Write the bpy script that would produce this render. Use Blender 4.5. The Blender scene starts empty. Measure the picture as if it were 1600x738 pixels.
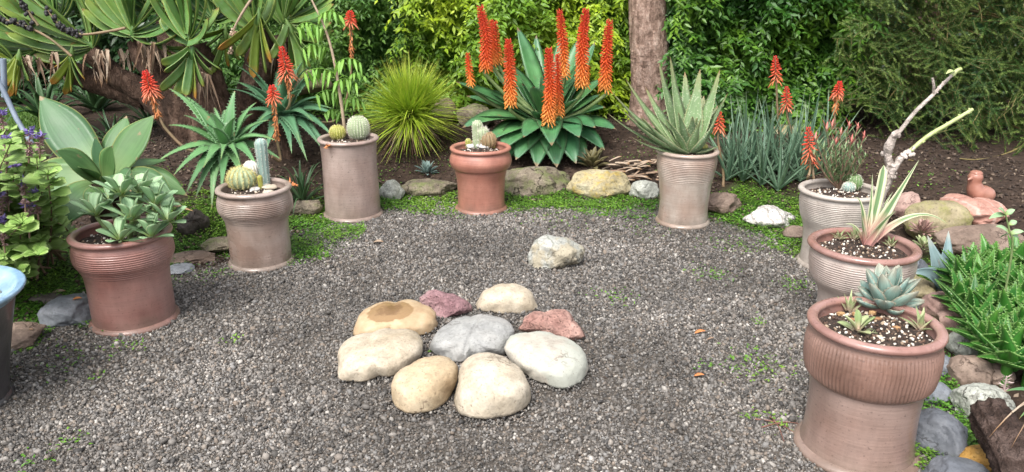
import bpy, bmesh, math
import numpy as np
from mathutils import Vector, noise as mnoise

# ------------------------------------------------------------------ scene, camera, light
scene = bpy.context.scene
COL = scene.collection
R = math.radians
F, PITCH, CAMH = 1212.0, R(18.9), 1.55          # focal length in photo pixels, tilt, eye height
cam = bpy.data.objects.new('camera', bpy.data.cameras.new('camera'))
COL.objects.link(cam)
cam.data.sensor_width = 36; cam.data.lens = F/1600*36
cam.data.clip_start = 0.05; cam.data.clip_end = 1000
cam.location = (0, 0, CAMH); cam.rotation_euler = (R(90)-PITCH, 0, 0)
scene.camera = cam

SUN_EL, SUN_AZ = R(56), R(205)                  # azimuth clockwise from +Y: behind the camera, a little to the left
world = bpy.data.worlds.new('World'); scene.world = world; world.use_nodes = True
wn = world.node_tree.nodes; wl = world.node_tree.links; wn.clear()
sky = wn.new('ShaderNodeTexSky'); sky.sky_type = 'NISHITA'; sky.sun_disc = False
sky.sun_elevation = SUN_EL; sky.sun_rotation = SUN_AZ
sky.air_density = 1.0; sky.dust_density = 4.0; sky.ozone_density = 1.0
hsv = wn.new('ShaderNodeHueSaturation'); hsv.inputs['Saturation'].default_value = 0.25
bg = wn.new('ShaderNodeBackground'); bg.inputs['Strength'].default_value = 0.145
wo = wn.new('ShaderNodeOutputWorld')
wl.new(sky.outputs[0], hsv.inputs['Color']); wl.new(hsv.outputs[0], bg.inputs[0]); wl.new(bg.outputs[0], wo.inputs[0])
sun = bpy.data.objects.new('sun', bpy.data.lights.new('sun', 'SUN')); COL.objects.link(sun)
sun.data.energy = 1.5; sun.data.angle = R(22); sun.data.color = (1, .955, .88)
sd = Vector((math.sin(SUN_AZ)*math.cos(SUN_EL), math.cos(SUN_AZ)*math.cos(SUN_EL), math.sin(SUN_EL)))
sun.rotation_euler = sd.to_track_quat('Z', 'Y').to_euler(); sun.location = sd*20
vs = scene.view_settings
vs.view_transform = 'Standard'; vs.look = 'None'; vs.gamma = 1; vs.use_curve_mapping = False
vs.exposure = 1.13
scene.cycles.max_bounces = 6; scene.cycles.diffuse_bounces = 4; scene.cycles.glossy_bounces = 2
scene.cycles.transmission_bounces = 4; scene.cycles.use_denoising = True

# ------------------------------------------------------------------ measuring the photograph
CAMP = np.array([0, 0, CAMH])
FWD = np.array([0, math.cos(PITCH), -math.sin(PITCH)]); UPV = np.array([0, math.sin(PITCH), math.cos(PITCH)])
def ray(px, py): return FWD + np.array([(px-800)/F, 0, 0]) - UPV*((py-369)/F)
def G(px, py, z=0.0):
    d = ray(px, py); return CAMP + d*(z-CAMH)/d[2]
def A(px, py, Y):
    d = ray(px, py); return CAMP + d*Y/d[1]
def proj(p):
    q = np.asarray(p, float)-CAMP; d = q@FWD
    return 800+F*q[0]/d, 369-F*(q@UPV)/d, F/d
rng = np.random.default_rng(11)
def U(a, b): return float(rng.uniform(a, b))

EDGE_PX = [(-150,640),(0,560),(70,525),(150,505),(270,440),(350,425),(470,395),(520,350),(640,322),(720,322),(800,325),
           (1000,332),(1100,352),(1180,372),(1240,410),(1275,470),(1310,560),(1425,640),(1440,690),(1430,760)]
EDGE = np.array([G(*p)[:2] for p in EDGE_PX] + [[1.2,1.2],[1.6,-4],[-3,-4],[-2.6,1.6]])
def sdist(P, poly=EDGE):                        # signed distance, + outside
    P = np.atleast_2d(P).astype(float); best = np.full(len(P), 1e9); ins = np.zeros(len(P), bool)
    for i in range(len(poly)):
        a, b = poly[i], poly[(i+1) % len(poly)]
        ab = b-a; t = np.clip(((P-a)@ab)/(ab@ab), 0, 1)
        best = np.minimum(best, np.hypot(*(P-a-t[:, None]*ab).T))
        c = (a[1] > P[:, 1]) != (b[1] > P[:, 1])
        with np.errstate(divide='ignore', invalid='ignore'):
            xi = a[0]+(P[:, 1]-a[1])*ab[0]/(ab[1] if ab[1] else 1e-9)
        ins ^= c & (P[:, 0] < xi)
    return np.where(ins, -best, best)
def vnoise(P, f, seed=0):                       # cheap smooth noise in numpy
    P = np.asarray(P, float)*f+seed*7.13
    x, y = P[..., 0], P[..., 1]
    return (np.sin(x*1.3+1.7*np.sin(y*.9+seed))+np.sin(y*1.7+1.3*np.sin(x*1.1+2.1))+np.sin((x+y)*.8+seed))/3
def HT(x, y):
    P = np.stack([np.ravel(x), np.ravel(y)], 1).astype(float)
    d = sdist(P); s = np.clip((d-.12)/1.5, 0, 1); s = s*s*(3-2*s)
    far = np.clip((d-.05)/.3, 0, 1)
    h = .28*s + .012*vnoise(P, 3.1)*far + .006*vnoise(P, 1.6, 2)*(1-far)
    return h.reshape(np.shape(x))
def H1(x, y): return float(HT(np.array([x]), np.array([y]))[0])
def GT(px, py):
    z = 0.0
    for _ in range(12):
        p = G(px, py, z)
        if p[1] < 0 or p[1] > 13: p = A(px, py, 8.0)
        z = .5*z+.5*H1(p[0], p[1])
    return np.array([p[0], p[1], H1(p[0], p[1])])

# ------------------------------------------------------------------ materials
class NT:
    def __init__(s, name):
        s.m = bpy.data.materials.new(name); s.m.use_nodes = True
        s.t = s.m.node_tree; s.t.nodes.clear()
    def n(s, typ, ins=None, out=0, **pr):
        k = s.t.nodes.new(typ)
        for a, b in pr.items(): setattr(k, a, b)
        for a, b in (ins or {}).items(): s.set(k.inputs[a], b)
        return k.outputs[out]
    def set(s, sock, v):
        if isinstance(v, bpy.types.NodeSocket): s.t.links.new(v, sock)
        elif isinstance(v, tuple) and len(v) == 3 and sock.type == 'RGBA': sock.default_value = (*v, 1)
        else: sock.default_value = v
    def math(s, op, a, b=0.0, clamp=False):
        return s.n('ShaderNodeMath', {0: a, 1: b}, operation=op, use_clamp=clamp)
    def mix(s, f, a, b, mode='MIX'):
        return s.n('ShaderNodeMixRGB', {0: f, 1: a, 2: b}, blend_type=mode)
    def ramp(s, f, stops, interp='LINEAR'):
        k = s.t.nodes.new('ShaderNodeValToRGB'); k.color_ramp.interpolation = interp
        e = k.color_ramp.elements
        while len(e) < len(stops): e.new(.5)
        for q, (p, c) in zip(e, stops):
            q.position = p; q.color = (*c, 1) if isinstance(c, tuple) else (c, c, c, 1)
        s.t.links.new(f, k.inputs[0]); return k.outputs[0]
    def coord(s, scale=(1,1,1), kind='Object'):
        tc = s.n('ShaderNodeTexCoord'); o = tc.node.outputs[kind]
        return s.n('ShaderNodeMapping', {'Vector': o, 'Scale': scale})
    def noise(s, v, scale, detail=3, rough=.55, out=0):
        return s.n('ShaderNodeTexNoise', {'Vector': v, 'Scale': scale, 'Detail': detail, 'Roughness': rough}, out=out)
    def bump(s, h, strength=.3, dist=.01):
        return s.n('ShaderNodeBump', {'Height': h, 'Strength': strength, 'Distance': dist})
    def lv(s):
        a = s.n('ShaderNodeAttribute', attribute_name='lv')
        k = s.n('ShaderNodeSeparateColor', {0: a}).node
        return k.outputs[0], k.outputs[1], k.outputs[2]
    def out(s, col, rough=.5, normal=None, trans=0.0, coat=0.0, spec=.5, tcol=None):
        p = s.t.nodes.new('ShaderNodeBsdfPrincipled')
        s.set(p.inputs['Base Color'], col); s.set(p.inputs['Roughness'], rough)
        s.set(p.inputs['Specular IOR Level'], spec); s.set(p.inputs['Coat Weight'], coat)
        if normal is not None: s.set(p.inputs['Normal'], normal)
        sh = p.outputs[0]
        if trans:
            tr = s.n('ShaderNodeBsdfTranslucent', {'Color': tcol if tcol is not None else col})
            sh = s.n('ShaderNodeMixShader', {0: trans, 1: sh, 2: tr})
        o = s.t.nodes.new('ShaderNodeOutputMaterial'); s.t.links.new(sh, o.inputs[0])
        return s.m

def leafmat(name, a, b, tip=None, edge=None, base=None, rough=.42, trans=.12, mottle=.35, patch=None, stripes=0, spots=None, tipat=.75, dust=None, edge_at=.86, scar=None):
    t = NT(name); al, ac, rd = t.lv()
    c = t.mix(rd, a, b)
    v = t.coord()
    if patch:                                   # a second leaf colour in clumps, by place in the plant
        c = t.mix(t.ramp(t.noise(v, 1.3, 2), [(.42, 0.), (.62, 1.)]), c, t.mix(rd, patch[0], patch[1]))
    nz = t.noise(v, 9, 3)
    c = t.mix(mottle, c, t.ramp(nz, [(.25, .45), (.75, 1.6)]), 'MULTIPLY')
    if dust: c = t.mix(t.ramp(t.noise(v, 22, 4), [(.4, 0.), (.8, .6)]), c, dust)
    if base: c = t.mix(t.ramp(al, [(0., 1.), (.4, 0.)]), c, base)
    ea = t.math('ABSOLUTE', t.math('SUBTRACT', ac, .5)); ea = t.math('MULTIPLY', ea, 2)
    if stripes:
        c = t.mix(t.ramp(ea, [(.35, 0.), (.55, 1.)]), c, stripes)
        if base: c = t.mix(t.ramp(al, [(0.05, 1.), (.4, 0.)]), c, base)
    if edge: c = t.mix(t.ramp(ea, [(edge_at, 0.), (edge_at+.1, 1.)]), c, edge)
    if spots:
        vo = t.n('ShaderNodeTexVoronoi', {'Vector': t.coord((1,1,1)), 'Scale': 70.})
        c = t.mix(t.ramp(vo, [(.22, .8), (.4, 0.)]), c, spots)
    if tip: c = t.mix(t.ramp(t.math('ADD', al, t.math('MULTIPLY', t.math('SUBTRACT', rd, .5), .12)), [(tipat, 0.), (min(1, tipat+.22), 1.)]), c, tip)
    st = t.noise(t.n('ShaderNodeCombineXYZ', {0: t.math('MULTIPLY', ac, 16.), 1: t.math('MULTIPLY', al, 1.4), 2: t.math('MULTIPLY', rd, 40.)}), 1., 3, .6)
    c = t.mix(.5, c, t.ramp(st, [(.3, .72), (.7, 1.3)]), 'MULTIPLY')
    if scar:                                     # corky scars, nibbled marks and a withered point
        sn = t.noise(t.n('ShaderNodeVectorMath', {0: v, 1: t.n('ShaderNodeCombineXYZ', {0: t.math('MULTIPLY', rd, 23.), 1: 0., 2: 0.})}, operation='ADD'), 16, 4, .6)
        c = t.mix(t.ramp(sn, [(.66, 0.), (.70, .75)]), c, scar)
        c = t.mix(t.ramp(t.math('ADD', al, t.math('MULTIPLY', t.math('SUBTRACT', sn, .5), .12)), [(.945, 0.), (.97, .9)]), c, scar)
    h = t.math('ADD', t.math('MULTIPLY', t.noise(v, 40, 2), .5), st)
    return t.out(c, t.math('ADD', rough, t.math('MULTIPLY', t.math('SUBTRACT', nz, .5), .3)), t.bump(h, .25, .004), trans)

def rockmat(name, cols, rough=.8, speck=.25, moss=None, bscale=1.0, vein=None, bump=.5, patch=None):
    t = NT(name); v0 = t.coord()
    oi = t.n('ShaderNodeObjectInfo', out=5 if False else 0).node
    v = t.n('ShaderNodeVectorMath', {0: v0, 1: t.n('ShaderNodeCombineXYZ', {0: t.math('MULTIPLY', oi.outputs['Random'], 37.), 1: 3.1, 2: 1.7})}, operation='ADD')
    n1 = t.noise(v, 5*bscale, 5, .6); n2 = t.noise(v, 60*bscale, 3, .7); n3 = t.noise(v, 18*bscale, 5, .65)
    c = t.ramp(n1, [(.3, cols[0]), (.5, cols[1]), (.7, cols[2])])
    c = t.mix(.55, c, t.ramp(n3, [(.3, .55), (.55, 1.), (.75, 1.35)]), 'MULTIPLY')
    c = t.mix(speck, c, t.ramp(n2, [(.3, .35), (.5, 1.), (.72, 1.7)]), 'MULTIPLY')
    if vein:
        w = t.n('ShaderNodeTexWave', {'Vector': v, 'Scale': 4*bscale, 'Distortion': 9., 'Detail': 4.})
        c = t.mix(t.ramp(w, [(.0, .75), (.12, 0.)]), c, vein)
    if patch:
        c = t.mix(t.ramp(t.noise(v, 4.2, 4, .6), [(.5, 0.), (.58, 1.)]), c, patch)
    if moss:
        g = t.n('ShaderNodeNewGeometry'); 
        c = t.mix(t.ramp(t.noise(v, 9, 5, .7), [(.47, 0.), (.66, .85)]), c, moss)
    hh = t.math('ADD', t.math('MULTIPLY', n3, .7), t.math('MULTIPLY', n2, .3))
    # hairline cracks and pits
    ck = t.math('ABSOLUTE', t.math('SUBTRACT', t.noise(v, 3.4*bscale, 5, .6), .5))
    msk = t.ramp(t.noise(v, 2.3*bscale, 2), [(.50, 0.), (.56, 1.)])
    ck = t.math('MULTIPLY', t.ramp(ck, [(.0, 1.), (.011, 0.)]), msk)
    c = t.mix(t.math('MULTIPLY', ck, .7), c, (cols[0][0]*.35, cols[0][1]*.3, cols[0][2]*.28))
    pit = t.ramp(t.noise(v, 120*bscale, 2), [(.30, 1.), (.37, 0.)])
    c = t.mix(t.math('MULTIPLY', pit, .45), c, (cols[0][0]*.4, cols[0][1]*.38, cols[0][2]*.36))
    hh = t.math('SUBTRACT', hh, t.math('ADD', t.math('MULTIPLY', ck, .6), t.math('MULTIPLY', pit, .4)))
    return t.out(c, rough, t.bump(hh, bump, .02), spec=.35)

def simple(name, a, b, scale=8, rough=.6, bump=.3, bscale=30, trans=0, coat=0, stretch=(1,1,1), dist=.01):
    t = NT(name); v = t.coord(stretch)
    c = t.mix(t.ramp(t.noise(v, scale, 4), [(.35, 0.), (.65, 1.)]), a, b)
    return t.out(c, rough, t.bump(t.noise(v, bscale, 4, .65), bump, dist), trans, coat)

def potmat(name, a, b, dark, rough=.36, ashy=None):
    t = NT(name); v = t.coord(); oi = t.n('ShaderNodeObjectInfo').node
    off = t.n('ShaderNodeCombineXYZ', {0: t.math('MULTIPLY', oi.outputs['Random'], 19.), 1: 1.3, 2: 0.})
    v = t.n('ShaderNodeVectorMath', {0: v, 1: off}, operation='ADD')
    lines = t.n('ShaderNodeMapping', {'Vector': v, 'Scale': (2.2, 2.2, 60)})
    nl = t.noise(lines, 2.2, 4, .6); nb = t.noise(v, 5, 4, .6)
    c = t.mix(t.ramp(nb, [(.35, 0.), (.65, 1.)]), a, b)
    if ashy: c = t.mix(t.ramp(t.noise(v, 2.6, 3), [(.42, 0.), (.62, .8)]), c, ashy)
    st = t.noise(t.n('ShaderNodeMapping', {'Vector': v, 'Scale': (1, 1, .35)}), 9, 5, .65)
    c = t.mix(.65, c, t.ramp(st, [(.3, .68), (.5, 1.), (.7, 1.32)]), 'MULTIPLY')
    gz = t.n('ShaderNodeSeparateXYZ', {0: t.coord()}).node.outputs[2]       # soil splash low on the wall
    c = t.mix(t.ramp(t.math('ADD', gz, t.math('MULTIPLY', st, .12)), [(.055, .6), (.14, 0.)]), c, (.13, .10, .075))
    c = t.mix(.2, c, t.ramp(nl, [(.3, .6), (.6, 1.25)]), 'MULTIPLY')
    sp = t.noise(t.n('ShaderNodeMapping', {'Vector': v, 'Scale': (1, 1, 1.5)}), 85, 2, .5)
    c = t.mix(t.ramp(sp, [(.63, 0.), (.74, .5)]), c, dark)
    hh = t.math('ADD', t.math('MULTIPLY', nl, .45), t.math('MULTIPLY', t.noise(v, 120, 2), .2))
    return t.out(c, t.math('ADD', rough-.06, t.math('MULTIPLY', nb, .26)), t.bump(hh, .28, .006), coat=.22)

# ------------------------------------------------------------------ mesh building
class MB:
    def __init__(s): s.v, s.f, s.a, s.n = [], [], [], 0
    def add(s, v, f, lv=None):
        v = np.asarray(v, float).reshape(-1, 3)
        if lv is None: lv = np.tile([.5, .5, U(0, 1)], (len(v), 1))
        lv = np.asarray(lv, float)
        if lv.ndim == 1: lv = np.tile(lv, (len(v), 1))
        f = np.asarray(f, np.int64)
        s.v.append(v); s.a.append(lv); s.f.append(f+s.n); s.n += len(v); return s
    def build(s, name, mat, parent=None, loc=None, smooth=True, label=None, cat=None, group=None, kind=None):
        V = np.concatenate(s.v); AT = np.concatenate(s.a)
        if parent is not None: o0 = np.array(ORG[parent.name])
        else: o0 = np.array(loc if loc is not None else [*(V[:, :2].min(0)+V[:, :2].max(0))/2, V[:, 2].min()])
        V = V-o0
        me = bpy.data.meshes.new(name)
        loops = np.concatenate([f.ravel() for f in s.f]); cnt = np.concatenate([np.full(len(f), f.shape[1]) for f in s.f])
        me.vertices.add(len(V)); me.vertices.foreach_set('co', V.astype(np.float32).ravel())
        me.loops.add(len(loops)); me.loops.foreach_set('vertex_index', loops.astype(np.int32))
        me.polygons.add(len(cnt)); me.polygons.foreach_set('loop_start', np.concatenate([[0], np.cumsum(cnt)[:-1]]).astype(np.int32))
        me.polygons.foreach_set('loop_total', cnt.astype(np.int32))
        me.polygons.foreach_set('use_smooth', np.full(len(cnt), smooth))
        at = me.attributes.new('lv', 'FLOAT_COLOR', 'POINT')
        at.data.foreach_set('color', np.concatenate([AT, np.ones((len(V), 1))], 1).astype(np.float32).ravel())
        me.update(calc_edges=True)
        me.materials.append(mat)
        o = bpy.data.objects.new(name, me); COL.objects.link(o)
        if parent is not None: o.parent = parent; ORG[o.name] = ORG[parent.name]
        else: o.location = o0; ORG[o.name] = tuple(o0)
        tag(o, label, cat, group, kind); return o
ORG = {}
def tag(o, label=None, cat=None, group=None, kind=None):
    for k, v in (('label', label), ('category', cat), ('group', group), ('kind', kind)):
        if v: o[k] = v
    return o
def thing(name, label, cat, loc, group=None):
    o = bpy.data.objects.new(name, None); COL.objects.link(o); o.empty_display_size = .1
    o.location = loc; ORG[o.name] = tuple(float(c) for c in loc)
    return tag(o, label, cat, group)
def nrm(v):
    v = np.asarray(v, float); return v/np.maximum(np.linalg.norm(v, axis=-1, keepdims=True), 1e-9)
def bez(p0, p1, p2, n):
    t = np.linspace(0, 1, n)[:, None]; p0, p1, p2 = map(np.asarray, (p0, p1, p2))
    return p0*(1-t)**2+2*p1*t*(1-t)+p2*t*t
def spline(pts, n):                             # Catmull-Rom through points
    P = np.asarray(pts, float); P = np.vstack([2*P[0]-P[1], P, 2*P[-1]-P[-2]]); m = len(P)-3
    u = np.linspace(0, m-1e-6, n); i = u.astype(int); t = (u-i)[:, None]
    a, b, c, d = P[i], P[i+1], P[i+2], P[i+3]
    return .5*(2*b+(c-a)*t+(2*a-5*b+4*c-d)*t*t+(3*b-a-3*c+d)*t**3)
def frames(path):
    T = nrm(np.gradient(path, axis=0)); ref = np.array([.31, .2, .93]) if abs(T[0]@np.array([0,0,1])) < .9 else np.array([1., .1, 0])
    S = nrm(np.cross(T, ref)); return T, S, np.cross(S, T)
def tube(mb, path, rad, k=8, rnd=None, cap=True, rough=0, seed=0):
    path = np.asarray(path, float); n = len(path); rad = np.broadcast_to(rad, (n,)).astype(float)
    T, S, N = frames(path); th = np.arange(k)*2*np.pi/k
    rr = rad[:, None]*np.ones((1, k))
    if rough:
        rs = np.random.default_rng(seed+5); rr = rr*(1+rough*rs.normal(size=(n, k)))
    V = path[:, None]+rr[..., None]*(np.cos(th)[None, :, None]*S[:, None]+np.sin(th)[None, :, None]*N[:, None])
    i, j = np.meshgrid(np.arange(n-1), np.arange(k), indexing='ij'); j2 = (j+1) % k
    f = np.stack([i*k+j, i*k+j2, (i+1)*k+j2, (i+1)*k+j], -1).reshape(-1, 4)
    lv = np.zeros((n, k, 3)); lv[..., 0] = np.linspace(0, 1, n)[:, None]; lv[..., 1] = .5; lv[..., 2] = U(0, 1) if rnd is None else rnd
    V = V.reshape(-1, 3); lv = lv.reshape(-1, 3)
    mb.add(V, f, lv)
    if cap:
        for e, p in ((0, path[0]), (n-1, path[-1])):
            ring = V[e*k:(e+1)*k]; jj = np.arange(k)
            mb.add(np.vstack([ring, p]), np.stack([jj, (jj+1) % k, np.full(k, k)], 1), lv[e*k])
    return mb
W_STRAP = lambda t: np.clip(np.minimum(.72+.5*t, 1)*np.sqrt(np.clip(1-np.clip((t-.8)/.2, 0, 1)**2, 0, 1)), .02, 1)
W_TAPER = lambda t: np.clip((1-t)**.8*(.9+.25*np.sin(np.pi*np.minimum(t*1.6, 1))), .015, 2)
W_AGAVE = lambda t: np.clip(np.where(t < .55, .42+.58*np.sin(np.pi/2*np.clip(t/.55, 0, 1)), np.cos(np.pi/2*np.clip((t-.55)/.45, 0, 1))**.72), .012, 1)
W_LEAF = lambda t: np.clip(np.sin(np.pi*np.clip(t, 0, 1)**.8)**.8, .05, 1)
W_SPOON = lambda t: np.clip(np.where(t < .68, .28+.72*np.sin(np.pi/2*np.clip(t/.68, 0, 1))**1.5, np.sqrt(np.clip(1-((t-.68)/.32)**2, 0, 1))), .02, 1)
def leaf(mb, path, width, wf=W_TAPER, up=(0, 0, 1), chan=.3, thick=.25, teeth=0, tooth=.006, rnd=None, twist=0, k=5):
    path = np.asarray(path, float); n = len(path); t = np.linspace(0, 1, n); w = width*wf(t)/2
    T = nrm(np.gradient(path, axis=0)); S = nrm(np.cross(T, np.asarray(up, float))); N = np.cross(S, T)
    if twist:
        a = (twist*t)[:, None]; S, N = S*np.cos(a)+N*np.sin(a), N*np.cos(a)-S*np.sin(a)
    u = np.linspace(-1, 1, k); ub = u[1:-1][::-1]
    uu = np.concatenate([u, ub]); side = np.concatenate([np.zeros(k), np.ones(k-2)])
    hgt = chan*uu**2 - side*thick*(1-uu**2)
    V = path[:, None]+w[:, None, None]*(uu[None, :, None]*S[:, None]+hgt[None, :, None]*N[:, None])
    m = len(uu); i, j = np.meshgrid(np.arange(n-1), np.arange(m), indexing='ij'); j2 = (j+1) % m
    f = np.stack([i*m+j, i*m+j2, (i+1)*m+j2, (i+1)*m+j], -1).reshape(-1, 4)
    r = U(0, 1) if rnd is None else rnd
    lv = np.zeros((n, m, 3)); lv[..., 0] = t[:, None]; lv[..., 1] = (uu+1)/2; lv[..., 2] = r
    mb.add(V.reshape(-1, 3), f, lv.reshape(-1, 3))
    if teeth:
        tt = np.linspace(.06, .95, teeth)
        P = np.stack([np.interp(tt, t, path[:, q]) for q in range(3)], 1); ww = np.interp(tt, t, w)[:, None]
        Ti = np.stack([np.interp(tt, t, T[:, q]) for q in range(3)], 1); Si = np.stack([np.interp(tt, t, S[:, q]) for q in range(3)], 1); Ni = np.stack([np.interp(tt, t, N[:, q]) for q in range(3)], 1)
        for sg in (-1, 1):
            e = P+sg*Si*ww*.97+Ni*ww*chan
            sz = tooth*(.5+.5*np.minimum(1, ww/(width*.25)))
            q = np.stack([e-Ti*sz*.6, e+Ti*sz*.6, e+sg*Si*sz*1.3+Ti*sz*.5, e-Ni*sz*.5], 1).reshape(-1, 3)
            b = np.arange(len(tt))[:, None]*4
            fc = np.concatenate([b+np.array([[0, 1, 2]]), b+np.array([[0, 2, 3]]), b+np.array([[1, 3, 2]])])
            mb.add(q, fc, np.tile([.5, 1., r], (len(q), 1)))
    return mb
def scatter(mb, P, D, N, L, W, fold=.25, rnd=None, sag=.15):   # many small pointed leaves at P along D, facing N
    P = np.asarray(P, float); n = len(P); D = nrm(D); S = nrm(np.cross(D, N)); N = np.cross(S, D)
    L = np.broadcast_to(L, (n,))[:, None]; W = np.broadcast_to(W, (n,))[:, None]
    m = P+D*L*.45-N*W*fold
    tip = P+D*L-N*L*sag
    V = np.stack([P, P+D*L*.42-S*W/2, m, P+D*L*.42+S*W/2, tip], 1).reshape(-1, 3)
    b = np.arange(n)[:, None]*5
    f = np.concatenate([b+np.array([[0, 2, 1]]), b+np.array([[0, 3, 2]]), b+np.array([[1, 2, 4]]), b+np.array([[2, 3, 4]])])
    lv = np.zeros((n, 5, 3)); lv[:, :, 0] = [0, .45, .45, .45, 1]; lv[:, :, 1] = [.5, 0, .5, 1, .5]
    lv[:, :, 2] = (rng.random(n) if rnd is None else rnd)[:, None]
    return mb.add(V, f, lv.reshape(-1, 3))
def blades(mb, P, D, L, W, droop, segs=5):      # grass blades
    n = len(P); D = nrm(D); t = np.linspace(0, 1, segs+1)
    L = np.broadcast_to(L, (n,)); dr = np.broadcast_to(droop, (n,))
    pth = P[:, None]+D[:, None]*(L[:, None]*t)[..., None]; pth[..., 2] -= (dr*L)[:, None]*t**2
    S = nrm(np.cross(D, np.array([.05, .1, 1.]))+rng.normal(size=(n, 3))*.3)
    w = (W*(1-t**2*.95))/2
    V = np.stack([pth-S[:, None]*w[None, :, None], pth+S[:, None]*w[None, :, None]], 2)
    m = 2*(segs+1); b = np.arange(n)[:, None, None]*m; i = np.arange(segs)[None, :, None]*2
    f = (b+i+np.array([0, 1, 3, 2])[None, None]).reshape(-1, 4)
    lv = np.zeros((n, segs+1, 2, 3)); lv[..., 0] = t[None, :, None]; lv[..., 1] = .5; lv[..., 2] = rng.random(n)[:, None, None]
    return mb.add(V.reshape(-1, 3), f, lv.reshape(-1, 3))
def lathe(mb, prof, c, seg=96, rfun=None, lvv=(.5, .5, .5)):
    prof = np.asarray(prof, float); n = len(prof); th = np.arange(seg)*2*np.pi/seg
    rr = prof[:, 0][:, None]*np.ones(seg)
    if rfun is not None: rr = rfun(rr, prof[:, 1][:, None], th[None])
    V = np.stack([c[0]+rr*np.cos(th), c[1]+rr*np.sin(th), c[2]+prof[:, 1][:, None]+0*rr], -1)
    i, j = np.meshgrid(np.arange(n-1), np.arange(seg), indexing='ij'); j2 = (j+1) % seg
    f = np.stack([i*seg+j, i*seg+j2, (i+1)*seg+j2, (i+1)*seg+j], -1).reshape(-1, 4)
    return mb.add(V.reshape(-1, 3), f, np.tile(lvv, (n*seg, 1)))
ICO = {}
def ico(s):
    if s not in ICO:
        bm = bmesh.new(); bmesh.ops.create_icosphere(bm, subdivisions=s, radius=1)
        ICO[s] = (np.array([v.co[:] for v in bm.verts]), np.array([[v.index for v in f.verts] for f in bm.faces])); bm.free()
    return ICO[s]
def blob(mb, c, r, sub=2, amp=.1, freq=1.5, seed=0, lv=None):
    V, Fc = ico(sub)
    d = np.array([1+amp*mnoise.noise(Vector(p*freq+seed*3.7)) for p in V])
    return mb.add(np.asarray(c)+V*d[:, None]*np.asarray(r), Fc, lv)
# ------------------------------------------------------------------ ground, gravel, lawn
def ground_material():
    t = NT('ground_soil'); r, g, b = t.lv(); v = t.coord()
    n1 = t.noise(v, 3, 5, .6); n2 = t.noise(v, 55, 4, .7); n3 = t.noise(v, 14, 5, .7)
    soil = t.ramp(n3, [(.3, (.02, .012, .008)), (.5, (.042, .026, .018)), (.7, (.075, .05, .036))])
    soil = t.mix(.6, soil, t.ramp(n2, [(.3, .5), (.7, 1.6)]), 'MULTIPLY')
    grit = t.ramp(n2, [(.32, (.028, .024, .02)), (.5, (.085, .073, .062)), (.68, (.17, .15, .13))])
    c = t.mix(r, soil, grit)
    moss = t.mix(t.ramp(n2, [(.35, 0.), (.65, 1.)]), (.02, .06, .008), (.07, .17, .02))
    mk = t.math('MULTIPLY', g, t.ramp(n3, [(.32, .2), (.55, 1.)]))
    c = t.mix(mk, c, moss)
    lawn = t.mix(t.ramp(n2, [(.35, 0.), (.65, 1.)]), (.05, .105, .015), (.10, .19, .03))
    c = t.mix(b, c, lawn)
    return t.out(c, .85, t.bump(t.math('ADD', n2, n3), .8, .02), spec=.3)
xs = np.concatenate([-np.geomspace(200, 4.6, 26), np.arange(-4.5, 4.51, .045), np.geomspace(4.6, 200, 26)])
ys = np.concatenate([-np.geomspace(200, 2.1, 22), np.arange(-2, 1.4, .12), np.arange(1.4, 8.6, .045), np.geomspace(8.7, 300, 30)])
gx, gy = np.meshgrid(xs, ys); gz = HT(gx, gy); nx, ny = len(xs), len(ys)
MOSS_PX = [[(-60,500),(20,440),(60,385),(140,372),(150,420),(160,500),(110,470),(60,490),(20,540)],
           [(262,330),(335,310),(365,330),(372,392),(320,385),(275,410),(262,400)],
           [(455,345),(500,318),(545,345),(540,372),(500,395),(462,408)],
           [(585,300),(700,300),(722,312),(722,330),(640,330),(600,332)],
           [(782,298),(1025,306),(1025,336),(900,330),(782,326)],
           [(1098,325),(1160,290),(1262,318),(1262,400),(1200,372),(1140,350)],
           [(1418,600),(1480,590),(1520,640),(1545,720),(1500,745),(1425,740),(1418,690)],
           [(1400,420),(1470,400),(1480,520),(1425,560),(1415,470)]]
MOSS = [np.array([GT(*p)[:2] for p in q]) for q in MOSS_PX]
P2 = np.stack([gx.ravel(), gy.ravel()], 1); de = sdist(P2)
mossv = np.zeros(len(P2))
for q in MOSS: mossv = np.maximum(mossv, np.clip(1-(sdist(P2, q)+.02)/.12, 0, 1))
LAWN = np.array([[-9,5.2],[-3.6,5.1],[-3.42,5.3],[-3.75,6.3],[-4.4,7.6],[-9,7.6]])
lawnv = np.clip(1-(sdist(P2, LAWN)+.05)/.1, 0, 1)
grav = np.clip(1-(de-.05)/.12, 0, 1)
gb = MB(); jj, ii = np.meshgrid(np.arange(nx-1), np.arange(ny-1))
gb.add(np.stack([gx, gy, gz], -1).reshape(-1, 3), np.stack([ii*nx+jj, ii*nx+jj+1, (ii+1)*nx+jj+1, (ii+1)*nx+jj], -1).reshape(-1, 4), np.stack([grav, mossv*.9, lawnv], 1))
gb.build('ground', ground_material(), loc=(0, 0, 0), kind='structure')

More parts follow.
